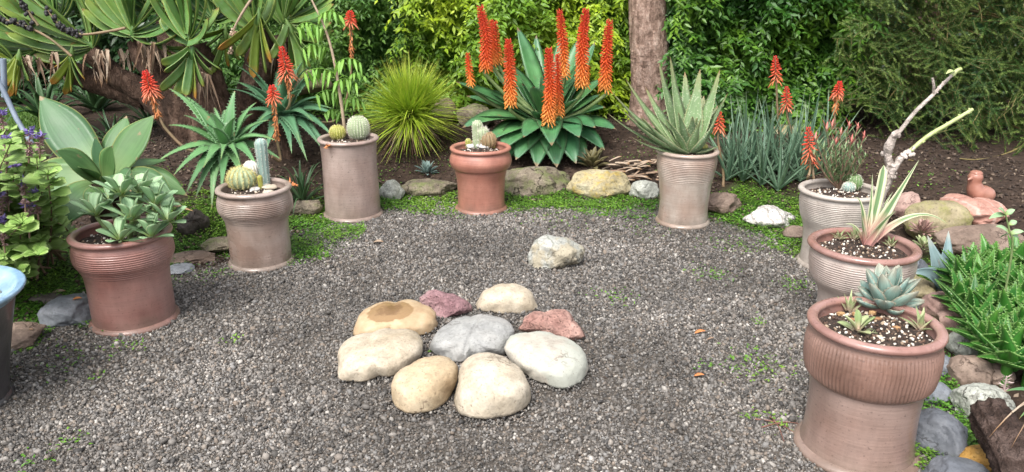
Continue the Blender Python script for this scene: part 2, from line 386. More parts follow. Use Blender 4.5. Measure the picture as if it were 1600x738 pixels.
def gravel_material():
    t = NT('gravel_stone'); _, _, r = t.lv(); v = t.coord()
    c = t.ramp(r, [(0., (.04, .038, .037)), (.16, (.066, .061, .056)), (.40, (.118, .107, .097)), (.60, (.17, .157, .145)), (.72, (.165, .16, .156)), (.82, (.165, .132, .105)), (.94, (.235, .218, .20)), (1., (.36, .335, .305))])
    c = t.mix(.75, c, t.ramp(t.noise(v, 1.3, 5, .62), [(.36, .55), (.5, 1.), (.64, 1.5)]), 'MULTIPLY')
    c = t.mix(.4, c, t.ramp(t.noise(v, 160, 2), [(.3, .6), (.7, 1.5)]), 'MULTIPLY')
    return t.out(c, .68, spec=.4)
def pebbles(mb, P, rad, seed, colr=None, sub=1, flat=(.5, .85)):
    r = np.random.default_rng(seed); V, Fc = ico(sub); n = len(P)
    q = nrm(r.normal(size=(n, 4)))
    w, x, y, z = q.T
    M = np.stack([1-2*(y*y+z*z), 2*(x*y-z*w), 2*(x*z+y*w), 2*(x*y+z*w), 1-2*(x*x+z*z), 2*(y*z-x*w), 2*(x*z-y*w), 2*(y*z+x*w), 1-2*(x*x+y*y)], 1).reshape(n, 3, 3)
    # lie mostly flat: blend to a spin about z
    sc = np.stack([r.uniform(.85, 1.45, n), r.uniform(.7, 1.0, n), r.uniform(*flat, n)], 1)*rad[:, None]
    B = V[None]*(1+r.normal(size=(n, len(V)))*.13)[..., None]*sc[:, None]
    W = np.einsum('nij,nkj->nki', M, B)+P[:, None]
    f = (np.arange(n)[:, None, None]*len(V)+Fc[None]).reshape(-1, 3)
    lv = np.zeros((n, len(V), 3)); lv[..., 2] = (r.random(n) if colr is None else colr)[:, None]
    return mb.add(W.reshape(-1, 3), f, lv.reshape(-1, 3))
def sample_box(n, x0, x1, y0, y1): return np.stack([rng.uniform(x0, x1, n), rng.uniform(y0, y1, n)], 1)
pb = MB()
for (y0, y1, dens, rm, rs) in ((1.55, 2.7, 23000, .0042, .42), (2.7, 3.7, 18000, .0046, .40), (3.7, 5.5, 12500, .0053, .36)):
    q = sample_box(int(dens*4.6*(y1-y0)), -2.5, 2.1, y0, y1)
    d = sdist(q); mm = np.zeros(len(q))
    for m in MOSS: mm = np.maximum(mm, sdist(q, m) < 0)
    keep = (d < .02) | (rng.random(len(q)) < np.clip(1-(d-.02)/.28, 0, 1)*.8*(1-.65*mm))
    keep &= rng.random(len(q)) < np.clip(.86+.42*vnoise(q, 2.6, 4)+.25*vnoise(q, 7.5, 9), .45, 1)
    q = q[keep & (d < .3)]
    rad = rm*np.exp(rng.normal(size=len(q))*rs); rad = np.clip(rad, .0028, .016)
    z = HT(q[:, 0], q[:, 1])+rad*rng.uniform(-.1, .75, len(q))
    pebbles(pb, np.column_stack([q, z]), rad, int(y0*100))
pb.build('gravel', gravel_material(), loc=(0, 0, 0), label='loose grey and brown gravel chips covering the open court', cat='gravel', kind='stuff')

# mulch, twigs and crumbs on the beds
mulch_m = NT('mulch'); _, _, rr_ = mulch_m.lv()
mulch_m = mulch_m.out(mulch_m.ramp(rr_, [(0., (.018, .011, .008)), (.5, (.042, .026, .018)), (.88, (.08, .053, .037)), (1., (.22, .165, .12))]), .8)
q = sample_box(26000, -3.4, 3.6, 2.0, 7.2); d = sdist(q); q = q[d > .12]; n = len(q)
mb = MB(); P = np.column_stack([q, HT(q[:, 0], q[:, 1])+.006])
scatter(mb, P, np.column_stack([rng.normal(size=(n, 2)), rng.normal(size=n)*.25]), np.array([0, 0, 1.])+rng.normal(size=(n, 3))*.35, rng.uniform(.012, .05, n), rng.uniform(.005, .016, n), .1)
k = rng.permutation(n)[:9000]; pebbles(mb, P[k], rng.uniform(.004, .014, len(k)), 5)
mb.build('mulch', mulch_m, loc=(0, 0, 0), label='brown bark mulch and crumbs lying on the garden beds', cat='mulch', kind='stuff')

moss_m = leafmat('ground_cover_leaf', (.045, .15, .012), (.13, .30, .03), rough=.5, trans=.2, patch=((.09, .2, .015), (.2, .34, .04)))
mb = MB()
for qi, m in enumerate(MOSS):
    lo, hi = m.min(0)-.1, m.max(0)+.1; area = np.prod(hi-lo)
    q = sample_box(int(area*16000), lo[0], hi[0], lo[1], hi[1]); dd = sdist(q, m)
    big = vnoise(q, 9, qi)+rng.normal(size=len(q))*.35
    q = q[(dd < 0)*(big > -.55) | (dd < .12)*(big > .25)]; n = len(q)
    tall = .012+.018*(vnoise(q, 6, 3) > 0)
    P = np.column_stack([q, HT(q[:, 0], q[:, 1])+rng.uniform(0, 1, n)*tall])
    th = rng.uniform(0, 6.283, n)
    scatter(mb, P, np.stack([np.cos(th), np.sin(th), rng.uniform(-.1, .7, n)], 1), np.array([0, 0, 1.])+rng.normal(size=(n, 3))*.3, rng.uniform(.009, .02, n), rng.uniform(.007, .014, n), .1)
mb.build('ground_cover', moss_m, loc=(0, 0, 0), label='low bright green creeping ground cover between gravel and border rocks', cat='ground cover', kind='stuff')
# weeds coming up through the gravel
mb = MB(); cl = []
for (px, py, s, k) in ((1185,575,.16,150),(1110,430,.14,90),(1240,448,.12,90),(960,468,.12,60),(245,440,.15,90),(110,560,.2,70),(330,430,.15,80),(1210,660,.08,30),(1170,650,.05,18),(118,690,.06,25),(150,592,.05,15),(500,400,.12,60),(880,345,.3,110),(1000,350,.25,120),(1150,385,.2,110),(690,336,.2,90),(200,545,.08,30),(360,535,.05,18),(1095,575,.05,14),(1180,505,.06,20),(60,720,.08,22),(1245,400,.1,80), (590,560,.02,6), (640,262,.3,60), (690,255,.25,60), (600,268,.2,50), (1010,250,.2,30), (1140,262,.25,80), (1400,290,.2,40), (720,215,.3,40), (520,300,.2,80), (300,300,.3,90), (240,265,.3,60), (1120,250,.35,120), (1010,232,.3,90), (1290,262,.35,90), (1360,250,.3,60), (1450,285,.3,60), (680,225,.35,110), (540,280,.3,80), (420,300,.3,90), (1240,300,.3,120), (160,190,.5,60)):
    c = GT(px, py); cl.append(c[:2]+rng.normal(size=(k, 2))*s*.5)
q = np.vstack(cl); n = len(q); th = rng.uniform(0, 6.283, n)
scatter(mb, np.column_stack([q, HT(q[:, 0], q[:, 1])+.006+rng.random(n)*.012]), np.stack([np.cos(th), np.sin(th), rng.uniform(0, .8, n)], 1), np.array([0, 0, 1.])+rng.normal(size=(n, 3))*.3, rng.uniform(.01, .022, n), rng.uniform(.006, .011, n))
mb.build('weeds', moss_m, loc=(0, 0, 0), label='small green weeds sprouting through the gravel', cat='weeds', kind='stuff')
grass_m = leafmat('lawn_blade', (.05, .12, .015), (.12, .22, .035), rough=.55, trans=.2)
q = sample_box(30000, -5.6, -3.3, 5.1, 7.4); q = q[sdist(q, LAWN) < .02]; n = len(q); mb = MB()
scatter(mb, np.column_stack([q, HT(q[:, 0], q[:, 1])]), np.column_stack([rng.normal(size=(n, 2))*.5, np.ones(n)]), rng.normal(size=(n, 3))+np.array([0, -1, .2]), rng.uniform(.02, .045, n), rng.uniform(.006, .01, n))
mb.build('grass', grass_m, loc=(0, 0, 0), label='short green lawn grass beyond the fan aloe', cat='grass', kind='stuff')

# ------------------------------------------------------------------ hedges and the tree trunk
def hedge(name, label, x0, x1, y0, z1, mat, nshoot, leafL, thick=.55, seed=0, dens=9, inner=True):
    r = np.random.default_rng(seed); t = thing(name, label, 'hedge', ((x0+x1)/2, y0, .25))
    def face(x, z): return y0 + .12*np.sin(x*3.1+seed)+.12*np.sin(z*4.3+x*1.7)+.11*np.sin(x*7.3-z*5.1+seed)+.08*np.sin(x*13.1+z*11.7)
    px = r.uniform(x0, x1, nshoot); pz = .24+(z1-.24)*r.random(nshoot)
    dep = r.random(nshoot)**1.6*thick
    P = np.stack([px, face(px, pz)+dep, pz], 1)
    top = r.random(nshoot) < .12; P[top, 2] = z1-r.random(top.sum())*.1; P[top, 1] += r.random(top.sum())*.5
    D = nrm(np.stack([r.normal(size=nshoot)*.55, -np.abs(r.normal(size=nshoot))*.8-.25, r.normal(size=nshoot)*.35-.05], 1))
    PP, DD, NN, LL, RR = [], [], [], [], []
    sr = r.random(nshoot); sr2 = r.random(nshoot)
    SL = r.uniform(.12, .24, nshoot)*leafL/.06
    for k in range(dens):
        u = k/(dens-1); a = P+D*(SL*u)[:, None]; a[:, 2] -= SL*.35*u*u
        sidev = nrm(np.cross(D, np.array([0, 0, 1.])))*(1 if k % 2 else -1)
        dd = nrm(D*.55+sidev*.75+r.normal(size=(nshoot, 3))*.25+np.array([0, -.1, -.35]))
        PP.append(a); DD.append(dd); NN.append(nrm(np.array([0, -.55, .8])+r.normal(size=(nshoot, 3))*.35))
        LL.append(leafL*(.7+.6*sr2)*r.uniform(.7, 1.25, nshoot)); RR.append(np.clip(.55*sr+.45*r.random(nshoot), 0, 1))
    PP, DD, NN = map(np.vstack, (PP, DD, NN)); LL = np.concatenate(LL); RR = np.concatenate(RR)
    m = MB(); scatter(m, PP, DD, NN, LL, LL*.40, .22, RR, .22); m.build('foliage', mat, t)
    if inner:                                    # the dense twiggy mass inside the hedge
        xs_ = np.linspace(x0, x1, 60); zs_ = np.linspace(.1, z1-.08, 26); X, Z = np.meshgrid(xs_, zs_)
        Y = face(X, Z)+thick*.75+.05*np.sin(X*23)*np.sin(Z*19); nX = len(xs_); nZ = len(zs_)
        Vf = np.stack([X, Y, Z], -1).reshape(-1, 3); Vb = Vf.copy(); Vb[:, 1] = y0+thick+.9
        i, j = np.meshgrid(np.arange(nZ-1), np.arange(nX-1), indexing='ij')
        q = np.stack([i*nX+j, i*nX+j+1, (i+1)*nX+j+1, (i+1)*nX+j], -1).reshape(-1, 4); K = nX*nZ
        m = MB(); lvr = r.random((2*K, 3)); lvr[:, :2] = .4
        rim = []
        for a_, b_ in [(c, c+1) for c in range(nX-1)]: rim += [[a_, a_+K, b_+K, b_], [(nZ-1)*nX+b_, (nZ-1)*nX+b_+K, (nZ-1)*nX+a_+K, (nZ-1)*nX+a_]]
        for a_ in range(nZ-1): rim += [[(a_+1)*nX, (a_+1)*nX+K, a_*nX+K, a_*nX], [a_*nX+nX-1, a_*nX+nX-1+K, (a_+1)*nX+nX-1+K, (a_+1)*nX+nX-1]]
        m.add(np.vstack([Vf, Vb]), np.vstack([q, q[:, ::-1]+K, np.array(rim)]), lvr); m.build('inner_growth', mat, t)
    return t
hm1 = leafmat('hedge_leaf_mid', (.05, .15, .025), (.12, .25, .05), rough=.46, trans=.2, patch=((.09, .21, .025), (.19, .34, .05)))
hm2 = leafmat('hedge_leaf_bright', (.08, .20, .012), (.20, .34, .025), rough=.46, trans=.25, patch=((.22, .36, .012), (.44, .55, .03)))
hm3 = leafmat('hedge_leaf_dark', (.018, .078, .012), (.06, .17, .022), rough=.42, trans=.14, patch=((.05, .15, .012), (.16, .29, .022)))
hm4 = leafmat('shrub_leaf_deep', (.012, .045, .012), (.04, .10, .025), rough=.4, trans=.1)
hedge('hedge', 'mid green small leaved hedge behind the feathery stem, left of the orange aloe spikes', -2.9, -.95, 7.25, 2.7, hm1, 3600, .052, seed=3)
hedge('hedge', 'bright yellow green hedge behind the orange flower spikes, left of the bare tree trunk', -.95, 1.22, 6.98, 2.7, hm2, 4200, .058, seed=5)
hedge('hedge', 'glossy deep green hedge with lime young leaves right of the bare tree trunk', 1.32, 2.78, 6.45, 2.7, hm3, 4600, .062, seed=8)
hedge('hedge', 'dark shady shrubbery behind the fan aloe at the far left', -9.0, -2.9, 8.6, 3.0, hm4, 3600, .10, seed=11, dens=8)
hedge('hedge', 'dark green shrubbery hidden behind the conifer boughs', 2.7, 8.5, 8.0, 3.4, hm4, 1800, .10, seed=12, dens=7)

def barkmat(name, a, b, c, sc=(1, 1, .35), bs=1.2):
    t = NT(name); v = t.coord(sc)
    n1 = t.noise(v, 14, 6, .65); n2 = t.noise(v, 60, 4, .7); n3 = t.noise(v, 3, 3)
    col = t.ramp(n1, [(.3, a), (.5, b), (.68, c)])
    col = t.mix(.5, col, t.ramp(n3, [(.35, .7), (.65, 1.35)]), 'MULTIPLY')
    col = t.mix(.35, col, t.ramp(n2, [(.3, .5), (.7, 1.6)]), 'MULTIPLY')
    n4 = t.noise(v, 7, 5, .7); col = t.mix(.5, col, t.ramp(n4, [(.35, .5), (.5, 1.), (.65, 1.5)]), 'MULTIPLY')
    return t.out(col, .85, t.bump(t.math('ADD', n1, t.math('MULTIPLY', n2, .5)), bs, .03), spec=.25)
bark1 = barkmat('trunk_bark', (.15, .095, .072), (.31, .21, .165), (.46, .345, .29), (1.6, 1.6, .8), 1.0)
b0 = A(1012, 205, 6.75); b0[2] = H1(b0[0], b0[1])-.05
tt = thing('tree', 'bare rough pinkish brown tree trunk rising between the two hedges', 'tree', b0)
top = A(1013, 0, 6.75)
pth = spline([b0, b0*.5+top*.5+[.01, 0, 0], top, [top[0]-.03, 6.78, 2.6], [top[0]+.05, 6.85, 4.2]], 70)
m = MB(); pth += np.column_stack([.012*np.sin(pth[:, 2]*3.1), 0*pth[:, 2], 0*pth[:, 2]]); tube(m, spline(pth, 200), np.interp(np.linspace(0, 1, 200), [0, .05, .15, .35, 1], [.215, .185, .165, .163, .12]), 40, rough=.012, seed=4); m.build('trunk', bark1, tt)
m = MB()
for a in range(5):
    th = a*1.3; tube(m, spline([pth[-1], pth[-1]+[.5*math.cos(th), .5*math.sin(th), .5], pth[-1]+[1.2*math.cos(th), 1.2*math.sin(th), .9]], 12), np.linspace(.08, .02, 12), 10)
m.build('limb', bark1, tt)

# ------------------------------------------------------------------ conifer at the right
con_m = leafmat('conifer_needle', (.028, .088, .02), (.082, .165, .034), tip=(.20, .285, .07), rough=.5, trans=.25, tipat=.45, patch=((.04, .105, .018), (.11, .19, .04)))
twig_m = simple('twig_bark', (.17, .13, .05), (.26, .21, .08), 20)
def conifer():
    base = np.array([3.9, 7.5, .25]); t = thing('conifer_tree', 'dark green spruce with drooping needle boughs spreading over the right hand bed', 'tree', base)
    m = MB(); tube(m, spline([base, base+[0, 0, 1.5], base+[.05, 0, 4.2]], 20), np.linspace(.16, .05, 20), 14, rough=.03); m.build('trunk', bark1, t)
    r = np.random.default_rng(21); wood = MB(); S0, S1, RN, PLN = [], [], [], []
    def spray(e, tv, L1, br, plane):
        """a main axis ending in e along tv, side twigs in a plane, every twig brushed with needles"""
        sv = nrm(np.cross(tv, plane)); st = e-tv*L1
        S0.append(st); S1.append(e+tv*.02); RN.append(br); PLN.append(plane)
        K = 3 if L1 < .32 else 4
        for k in range(K):
            u = (k+.6)/K; c = st+tv*L1*u+r.normal(size=3)*.004
            for sg in (-1, 1):
                l1 = (.45*(1-u)+.34)*L1*r.uniform(.75, 1.2)
                dv = nrm(tv*.66+sv*sg*r.uniform(.8, 1.15)+plane*r.normal()*.18+np.array([0, 0, -.08]))
                S0.append(c); S1.append(c+dv*l1); RN.append(br); PLN.append(plane)
                if k == 0 and l1 > .12:
                    for s2 in (-1, 1):
                        w = r.uniform(.35, .6); d2 = nrm(dv*.8+nrm(np.cross(dv, plane))*s2*.75+plane*r.normal()*.15)
                        S0.append(c+dv*l1*w); S1.append(c+dv*l1*w+d2*l1*.5); RN.append(br); PLN.append(plane)
    for layer, (stp, sty, yoff) in enumerate(((46, 38, 0.), (42, 34, .28), (38, 30, .58), (38, 30, .95))):
        for px in range(1300, 1790, stp):
            for py in range(-120, 275, sty):
                x, y = px+r.uniform(-24, 24), py+r.uniform(-18, 18)
                lim = 1300+.0022*(y-90)**2
                if x < lim or y > 212+.55*(x-1420) or y > 266 or (layer == 0 and r.random() < .2): continue
                Y = 5.75+.0014*(1560-x)*(1 if x < 1560 else .2)-.0012*max(0, y-60)+yoff+r.uniform(-.12, .15)
                e = A(x, y, max(5.0, Y)); st = np.array([base[0]+r.uniform(-.1, .1), base[1], np.clip(e[2]+r.uniform(.05, .4), .4, 4)])
                d = e-st; dh = nrm(d); tv = nrm(dh*.55+np.array([r.uniform(-.8, .75), -.15, r.uniform(-.5, .65)]))
                L1 = r.uniform(.24, .42); br = r.random()
                plane = nrm(np.array([r.normal()*.3, -.75, .65+r.normal()*.25])); plane = nrm(plane-tv*(plane@tv))
                spray(e, tv, L1, br, plane)
                if layer < 1 and r.random() < .15: tube(wood, bez(st, st+d*.55+[0, 0, .12], e-tv*L1, 12), np.linspace(.014, .004, 12), 5)
    S0, S1 = np.array(S0), np.array(S1); RN = np.array(RN); Ls = np.linalg.norm(S1-S0, axis=1)
    cnt = np.maximum(6, (Ls*900).astype(int)); idx = np.repeat(np.arange(len(S0)), cnt)
    u = r.random(len(idx)); ax = nrm(S1-S0)[idx]; P = S0[idx]+(S1-S0)[idx]*u[:, None]
    PL = np.array(PLN)[idx]; side = nrm(np.cross(ax, PL))*np.where(r.random(len(idx)) < .5, 1, -1)[:, None]+PL*(r.normal(size=len(idx))*.6+.45)[:, None]
    D = nrm(ax*.85+side)
    n = len(idx); Ln = r.uniform(.016, .025, n)*(1.1-.35*u); w = .0036
    sv = nrm(np.cross(D, r.normal(size=(n, 3))))*w/2
    V = np.stack([P-sv, P+sv, P+D*Ln[:, None]], 1).reshape(-1, 3)
    lv = np.zeros((n, 3, 3)); lv[:, :, 0] = (np.clip(u*1.0, 0, 1)*np.clip(1.25-Ls[idx]*2.2, .4, 1))[:, None]; lv[..., 1] = .5
    lv[..., 2] = np.clip(RN[idx]*.6+r.random(n)*.4, 0, 1)[:, None]
    m = MB(); m.add(V, np.arange(3*n).reshape(-1, 3), lv.reshape(-1, 3)); m.build('needles', con_m, t)
    k = Ls > .03; a, b = S0[k], S1[k]; sv = nrm(np.cross(b-a, [0.2, .3, 1.]))*.0042; n = len(a); s3 = nrm(np.cross(b-a, sv))*.0042
    V = np.stack([a-sv, a+sv, a+s3, b], 1).reshape(-1, 3); bb = np.arange(n)[:, None]*4
    wood.add(V, np.concatenate([bb+[[0, 1, 3]], bb+[[1, 2, 3]], bb+[[2, 0, 3]]]))
    for (x0, y0, x1, y1) in ((1440, 262, 1510, 258), (1420, 250, 1500, 262), (1500, 248, 1600, 235)):
        tube(wood, bez(A(x0, y0, 5.3), A((x0+x1)/2, y0+8, 5.4), A(x1, y1-8, 5.8), 12), np.linspace(.004, .008, 12), 5)
    wood.build('branches', twig_m, t)
conifer()
# ------------------------------------------------------------------ stones
RM = {
 'cream': rockmat('stone_cream', ((.34,.28,.20), (.46,.395,.305), (.55,.49,.40)), .75, .2, bump=.35),
 'tan': rockmat('stone_tan', ((.33,.235,.14), (.44,.34,.22), (.50,.41,.29)), .7, .2, bump=.35),
 'wettan': rockmat('stone_wet_tan', ((.36,.24,.13), (.46,.33,.20), (.52,.41,.28)), .6, .12, bump=.15),
 'beige': rockmat('stone_beige_grey', ((.38,.34,.29), (.47,.44,.38), (.53,.45,.37)), .75, .12, bump=.2, patch=(.40,.41,.36)),
 'grey': rockmat('stone_grey', ((.25,.25,.25), (.31,.31,.30), (.37,.355,.34)), .75, .15, bump=.2),
 'mauve': rockmat('stone_mauve', ((.15,.075,.085), (.27,.155,.165), (.38,.27,.26)), .8, .4, bump=.9),
 'pink': rockmat('stone_pink', ((.25,.125,.105), (.36,.215,.18), (.45,.31,.265)), .8, .4, bump=.9),
 'pale': rockmat('stone_pale_grey', ((.24,.25,.23), (.37,.375,.345), (.50,.49,.45)), .78, .3, bump=.8, vein=(.2,.21,.18), patch=(.36,.32,.24)),
 'mossy': rockmat('stone_mossy', ((.11,.09,.065), (.21,.175,.13), (.31,.26,.20)), .9, .4, moss=(.12,.15,.045), bump=1.),
 'lichen': rockmat('stone_lichen', ((.24,.20,.11), (.36,.31,.19), (.44,.40,.28)), .88, .35, moss=(.42,.29,.035), bump=1.),
 'dark': rockmat('stone_dark', ((.055,.045,.04), (.095,.08,.07), (.15,.13,.115)), .85, .35, bump=.8),
 'slate': rockmat('stone_slate', ((.095,.105,.125), (.13,.14,.16), (.17,.18,.20)), .6, .18, bump=.25),
 'bluegrey': rockmat('stone_blue_grey', ((.15,.165,.19), (.21,.225,.25), (.27,.28,.30)), .65, .18, bump=.25),
 'brown': rockmat('stone_brown', ((.13,.09,.07), (.20,.145,.115), (.27,.205,.165)), .8, .25, bump=.5),
 'rose': rockmat('stone_rose', ((.25,.155,.135), (.34,.225,.195), (.40,.29,.25)), .75, .2, bump=.3),
 'olive': rockmat('stone_olive', ((.21,.175,.10), (.30,.255,.16), (.36,.31,.21)), .82, .25, moss=(.20,.20,.06), bump=.5),
 'terra': rockmat('stone_terracotta', ((.32,.155,.12), (.41,.22,.175), (.46,.29,.235)), .65, .15, bump=.3, vein=(.5,.36,.31)),
 'granite': rockmat('stone_granite', ((.27,.28,.25), (.36,.37,.33), (.44,.45,.40)), .8, .45, bump=.7),
 'ochre': rockmat('stone_ochre', ((.30,.15,.03), (.40,.23,.06), (.36,.28,.16)), .7, .25, bump=.5),
 'white': rockmat('stone_white', ((.42,.40,.37), (.56,.54,.51), (.66,.64,.60)), .8, .3, bump=1., vein=(.22,.20,.18)),
}
def wetstone():
    t = NT('stone_wet_tan'); v = t.coord(); n = t.noise(v, 14, 4, .6); n2 = t.noise(v, 60, 3)
    c = t.ramp(n, [(.3, (.33,.22,.125)), (.55, (.42,.31,.19)), (.75, (.46,.37,.26))])
    k = t.n('ShaderNodeSeparateXYZ', {0: v}).node
    X = t.math('MULTIPLY', t.math('ADD', k.outputs[0], .03), 8.6); Y = t.math('MULTIPLY', t.math('ADD', k.outputs[1], .015), 9.5)
    d = t.math('ADD', t.math('MULTIPLY', X, X), t.math('MULTIPLY', Y, Y)); d = t.math('ADD', d, t.math('MULTIPLY', t.math('SUBTRACT', n, .5), 1.2))
    m = t.ramp(d, [(.72, 1.), (.80, 0.)])
    dk = t.mix(t.ramp(d, [(.15, 1.), (.28, 0.)]), (.27,.17,.085), (.18,.105,.05))
    c = t.mix(m, c, dk)
    return t.out(c, t.math('SUBTRACT', .72, t.math('MULTIPLY', m, .4)), t.bump(n2, .2, .01))
RM['wettan'] = wetstone()
def rock(name, label, bb, style, k=.75, sink=.3, blocky=0, amp=.15, facets=0, seed=None, poly=None, group=None, sub=5, cat='stone', Y=None, dy=.06, dent=None, flat=1.0):
    x0, y0, x1, y1 = bb; cx, cy = (x0+x1)/2, (y0+y1)/2
    seed = seed if seed is not None else int(x0*3+y0*7) % 991
    r = np.random.default_rng(seed)
    g = GT(cx, y1-.2*(y1-y0)) if Y is None else A(cx, y1, Y)
    s = proj(g)[2]; a = (x1-x0)/2/s; h = (y1-y0)/2/s
    phi = math.atan2(CAMH-g[2], math.hypot(g[0], g[1]))
    b = h/math.sqrt((k*math.cos(phi))**2+math.sin(phi)**2); c = k*b
    if b > 1.15*a: b = 1.15*a; c = math.sqrt(max(1e-6, h*h-(b*math.sin(phi))**2))/math.cos(phi)
    zc = (g[2] if Y is None else g[2])+c*(1-2*sink)
    ctr = G(cx, cy+dy*(y1-y0), zc) if Y is None else np.array([g[0], Y, zc])
    V, Fc = ico(sub); D = V.copy()
    if blocky: e = 1-.55*blocky; D = np.sign(D)*np.abs(D)**e; D /= np.maximum(1e-6, np.linalg.norm(D, axis=1, keepdims=True))**(1-.6*blocky) if blocky < .5 else 1
    if flat != 1: D[:, 2] = np.sign(D[:, 2])*np.abs(D[:, 2])**flat; D[:, :2] *= (1-.12*(D[:, 2:3] < -.3))
    for f in range(facets):
        nn = nrm(r.normal(size=3)*[1, 1, .8]); lim = r.uniform(.62, .9)
        dd = D@nn; over = np.maximum(0, dd-lim); D = D-over[:, None]*nn*.92
    so = Vector((seed*.37, seed*.11, seed*.53))
    nz = np.array([amp*mnoise.noise(Vector(p)*1.1+so)+amp*.45*mnoise.noise(Vector(p)*2.7+so)+amp*.22*mnoise.noise(Vector(p)*6.5+so)+.02*mnoise.noise(Vector(p)*15+so) for p in V])
    D = D*(1+nz)[:, None]
    D = D/np.array([np.abs(D[:, 0]).max(), np.abs(D[:, 1]).max(), 1. if not facets else np.abs(D[:, 2]).max()])
    W = D*[a, b, c]
    if dent:                                     # a hollow or crease across the top: (x, halfwidth, depth)
        for (dx, hw, dep, sl) in dent:
            q = (D[:, 0]-dx-sl*D[:, 1])/hw
            W[:, 2] -= dep*c*np.exp(-q*q)*(D[:, 2] > -.2)*np.clip(1.0-D[:, 1]*.9, 0, 1)
    if poly:
        pp = np.array(poly, float); pc = np.array([cx, cy]); pa = np.arctan2(pp[:, 1]-pc[1], pp[:, 0]-pc[0]); pr = np.hypot(*(pp-pc).T)
        o = np.argsort(pa); pa, pr = pa[o], pr[o]
        pa = np.concatenate([pa-2*np.pi, pa, pa+2*np.pi]); pr = np.tile(pr, 3)
        ix = W[:, 0]*s; iy = -(W[:, 1]*math.sin(phi)+W[:, 2]*math.cos(phi))*s
        an = np.arctan2(iy, ix); ell = 1/np.sqrt((np.cos(an)/((x1-x0)/2))**2+(np.sin(an)/((y1-y0)/2))**2)
        rat = np.interp(an, pa, pr)/ell; wgt = np.clip(np.hypot(ix/((x1-x0)/2), iy/((y1-y0)/2)), 0, 1)
        W = W*(1+(rat-1)*wgt)[:, None]
    m = MB(); m.add(W+ctr, Fc)
    o = m.build(name, RM[style], loc=(ctr[0], ctr[1], ctr[2]-c), label=label, cat=cat, group=group)
    return o, ctr, (a, b, c), s
CG = 'river stones laid in a ring on the gravel'
rock('river_stone', 'tan stone at the back left of the ring with a dark wet hollow on top', (555,471,686,526), 'wettan', .45, .25, poly=[(556,505),(562,488),(580,476),(615,472),(655,474),(678,486),(686,503),(676,516),(650,522),(610,523),(575,525),(558,520)], flat=.62, group=CG, sub=5, amp=.03)
rock('river_stone', 'small rough mauve purple rock at the back of the ring', (654,449,740,503), 'mauve', .8, .3, facets=9, amp=.2, poly=[(655,462),(672,452),(700,451),(725,460),(739,474),(735,488),(712,499),(690,502),(668,490)], flat=.8, group=CG, sub=5)
rock('river_stone', 'cream pink rounded stone at the very back right of the ring', (742,442,840,493), 'cream', .8, .3, poly=[(743,473),(752,460),(768,448),(792,442),(818,448),(834,462),(840,478),(828,487),(800,492),(765,488),(746,482)], flat=.62, group=CG, sub=5, amp=.03)
rock('river_stone', 'rough salmon pink angular rock on the right of the ring', (804,477,919,542), 'pink', .7, .3, facets=10, amp=.12, poly=[(806,494),(816,484),(850,482),(884,480),(898,498),(914,514),(917,528),(905,540),(885,532),(860,522),(830,516),(810,512)], flat=.8, group=CG, sub=5)
rock('river_stone', 'long cream stone at the left end of the ring', (527,509,660,592), 'cream', .42, .25, poly=[(528,548),(538,530),(575,517),(610,511),(640,514),(656,528),(660,549),(645,566),(600,582),(560,590),(541,588),(533,570)], flat=.62, group=CG, sub=5, amp=.03)
rock('river_stone', 'smooth grey creased stone in the middle of the ring', (671,489,803,563), 'grey', .42, .25, poly=[(672,534),(680,518),(700,503),(735,492),(770,491),(795,502),(803,514),(798,535),(790,548),(770,550),(740,556),(716,563),(695,552),(675,543)], flat=.62, group=CG, sub=6, amp=.02, dent=[(.10,.028,.16,.22)])
rock('river_stone', 'broad beige grey stone at the right front of the ring', (789,514,920,602), 'beige', .42, .25, poly=[(790,540),(800,522),(830,516),(870,520),(900,532),(917,552),(919,570),(907,588),(882,601),(850,594),(822,580),(798,562)], flat=.62, group=CG, sub=5, amp=.03)
rock('river_stone', 'egg shaped tan stone at the front left of the ring', (610,553,716,645), 'tan', .45, .25, poly=[(611,598),(618,582),(640,566),(668,555),(695,555),(712,568),(715,586),(706,608),(690,632),(665,643),(640,643),(620,626)], flat=.62, group=CG, sub=5, amp=.03)
rock('river_stone', 'largest smooth pale tan stone at the front of the ring', (710,547,831,652), 'cream', .45, .25, poly=[(711,618),(716,590),(724,564),(745,550),(772,549),(798,562),(820,585),(830,603),(826,622),(806,640),(778,649),(745,650),(722,640)], flat=.62, group=CG, sub=5, amp=.03)
rock('river_stone', 'lone pale green grey boulder on the gravel behind the ring', (820,363,915,426), 'pale', .75, .25, facets=4, amp=.14, poly=[(821,402),(826,382),(842,369),(870,364),(900,371),(914,385),(908,403),(885,410),(865,422),(845,424),(828,414)], sub=5)

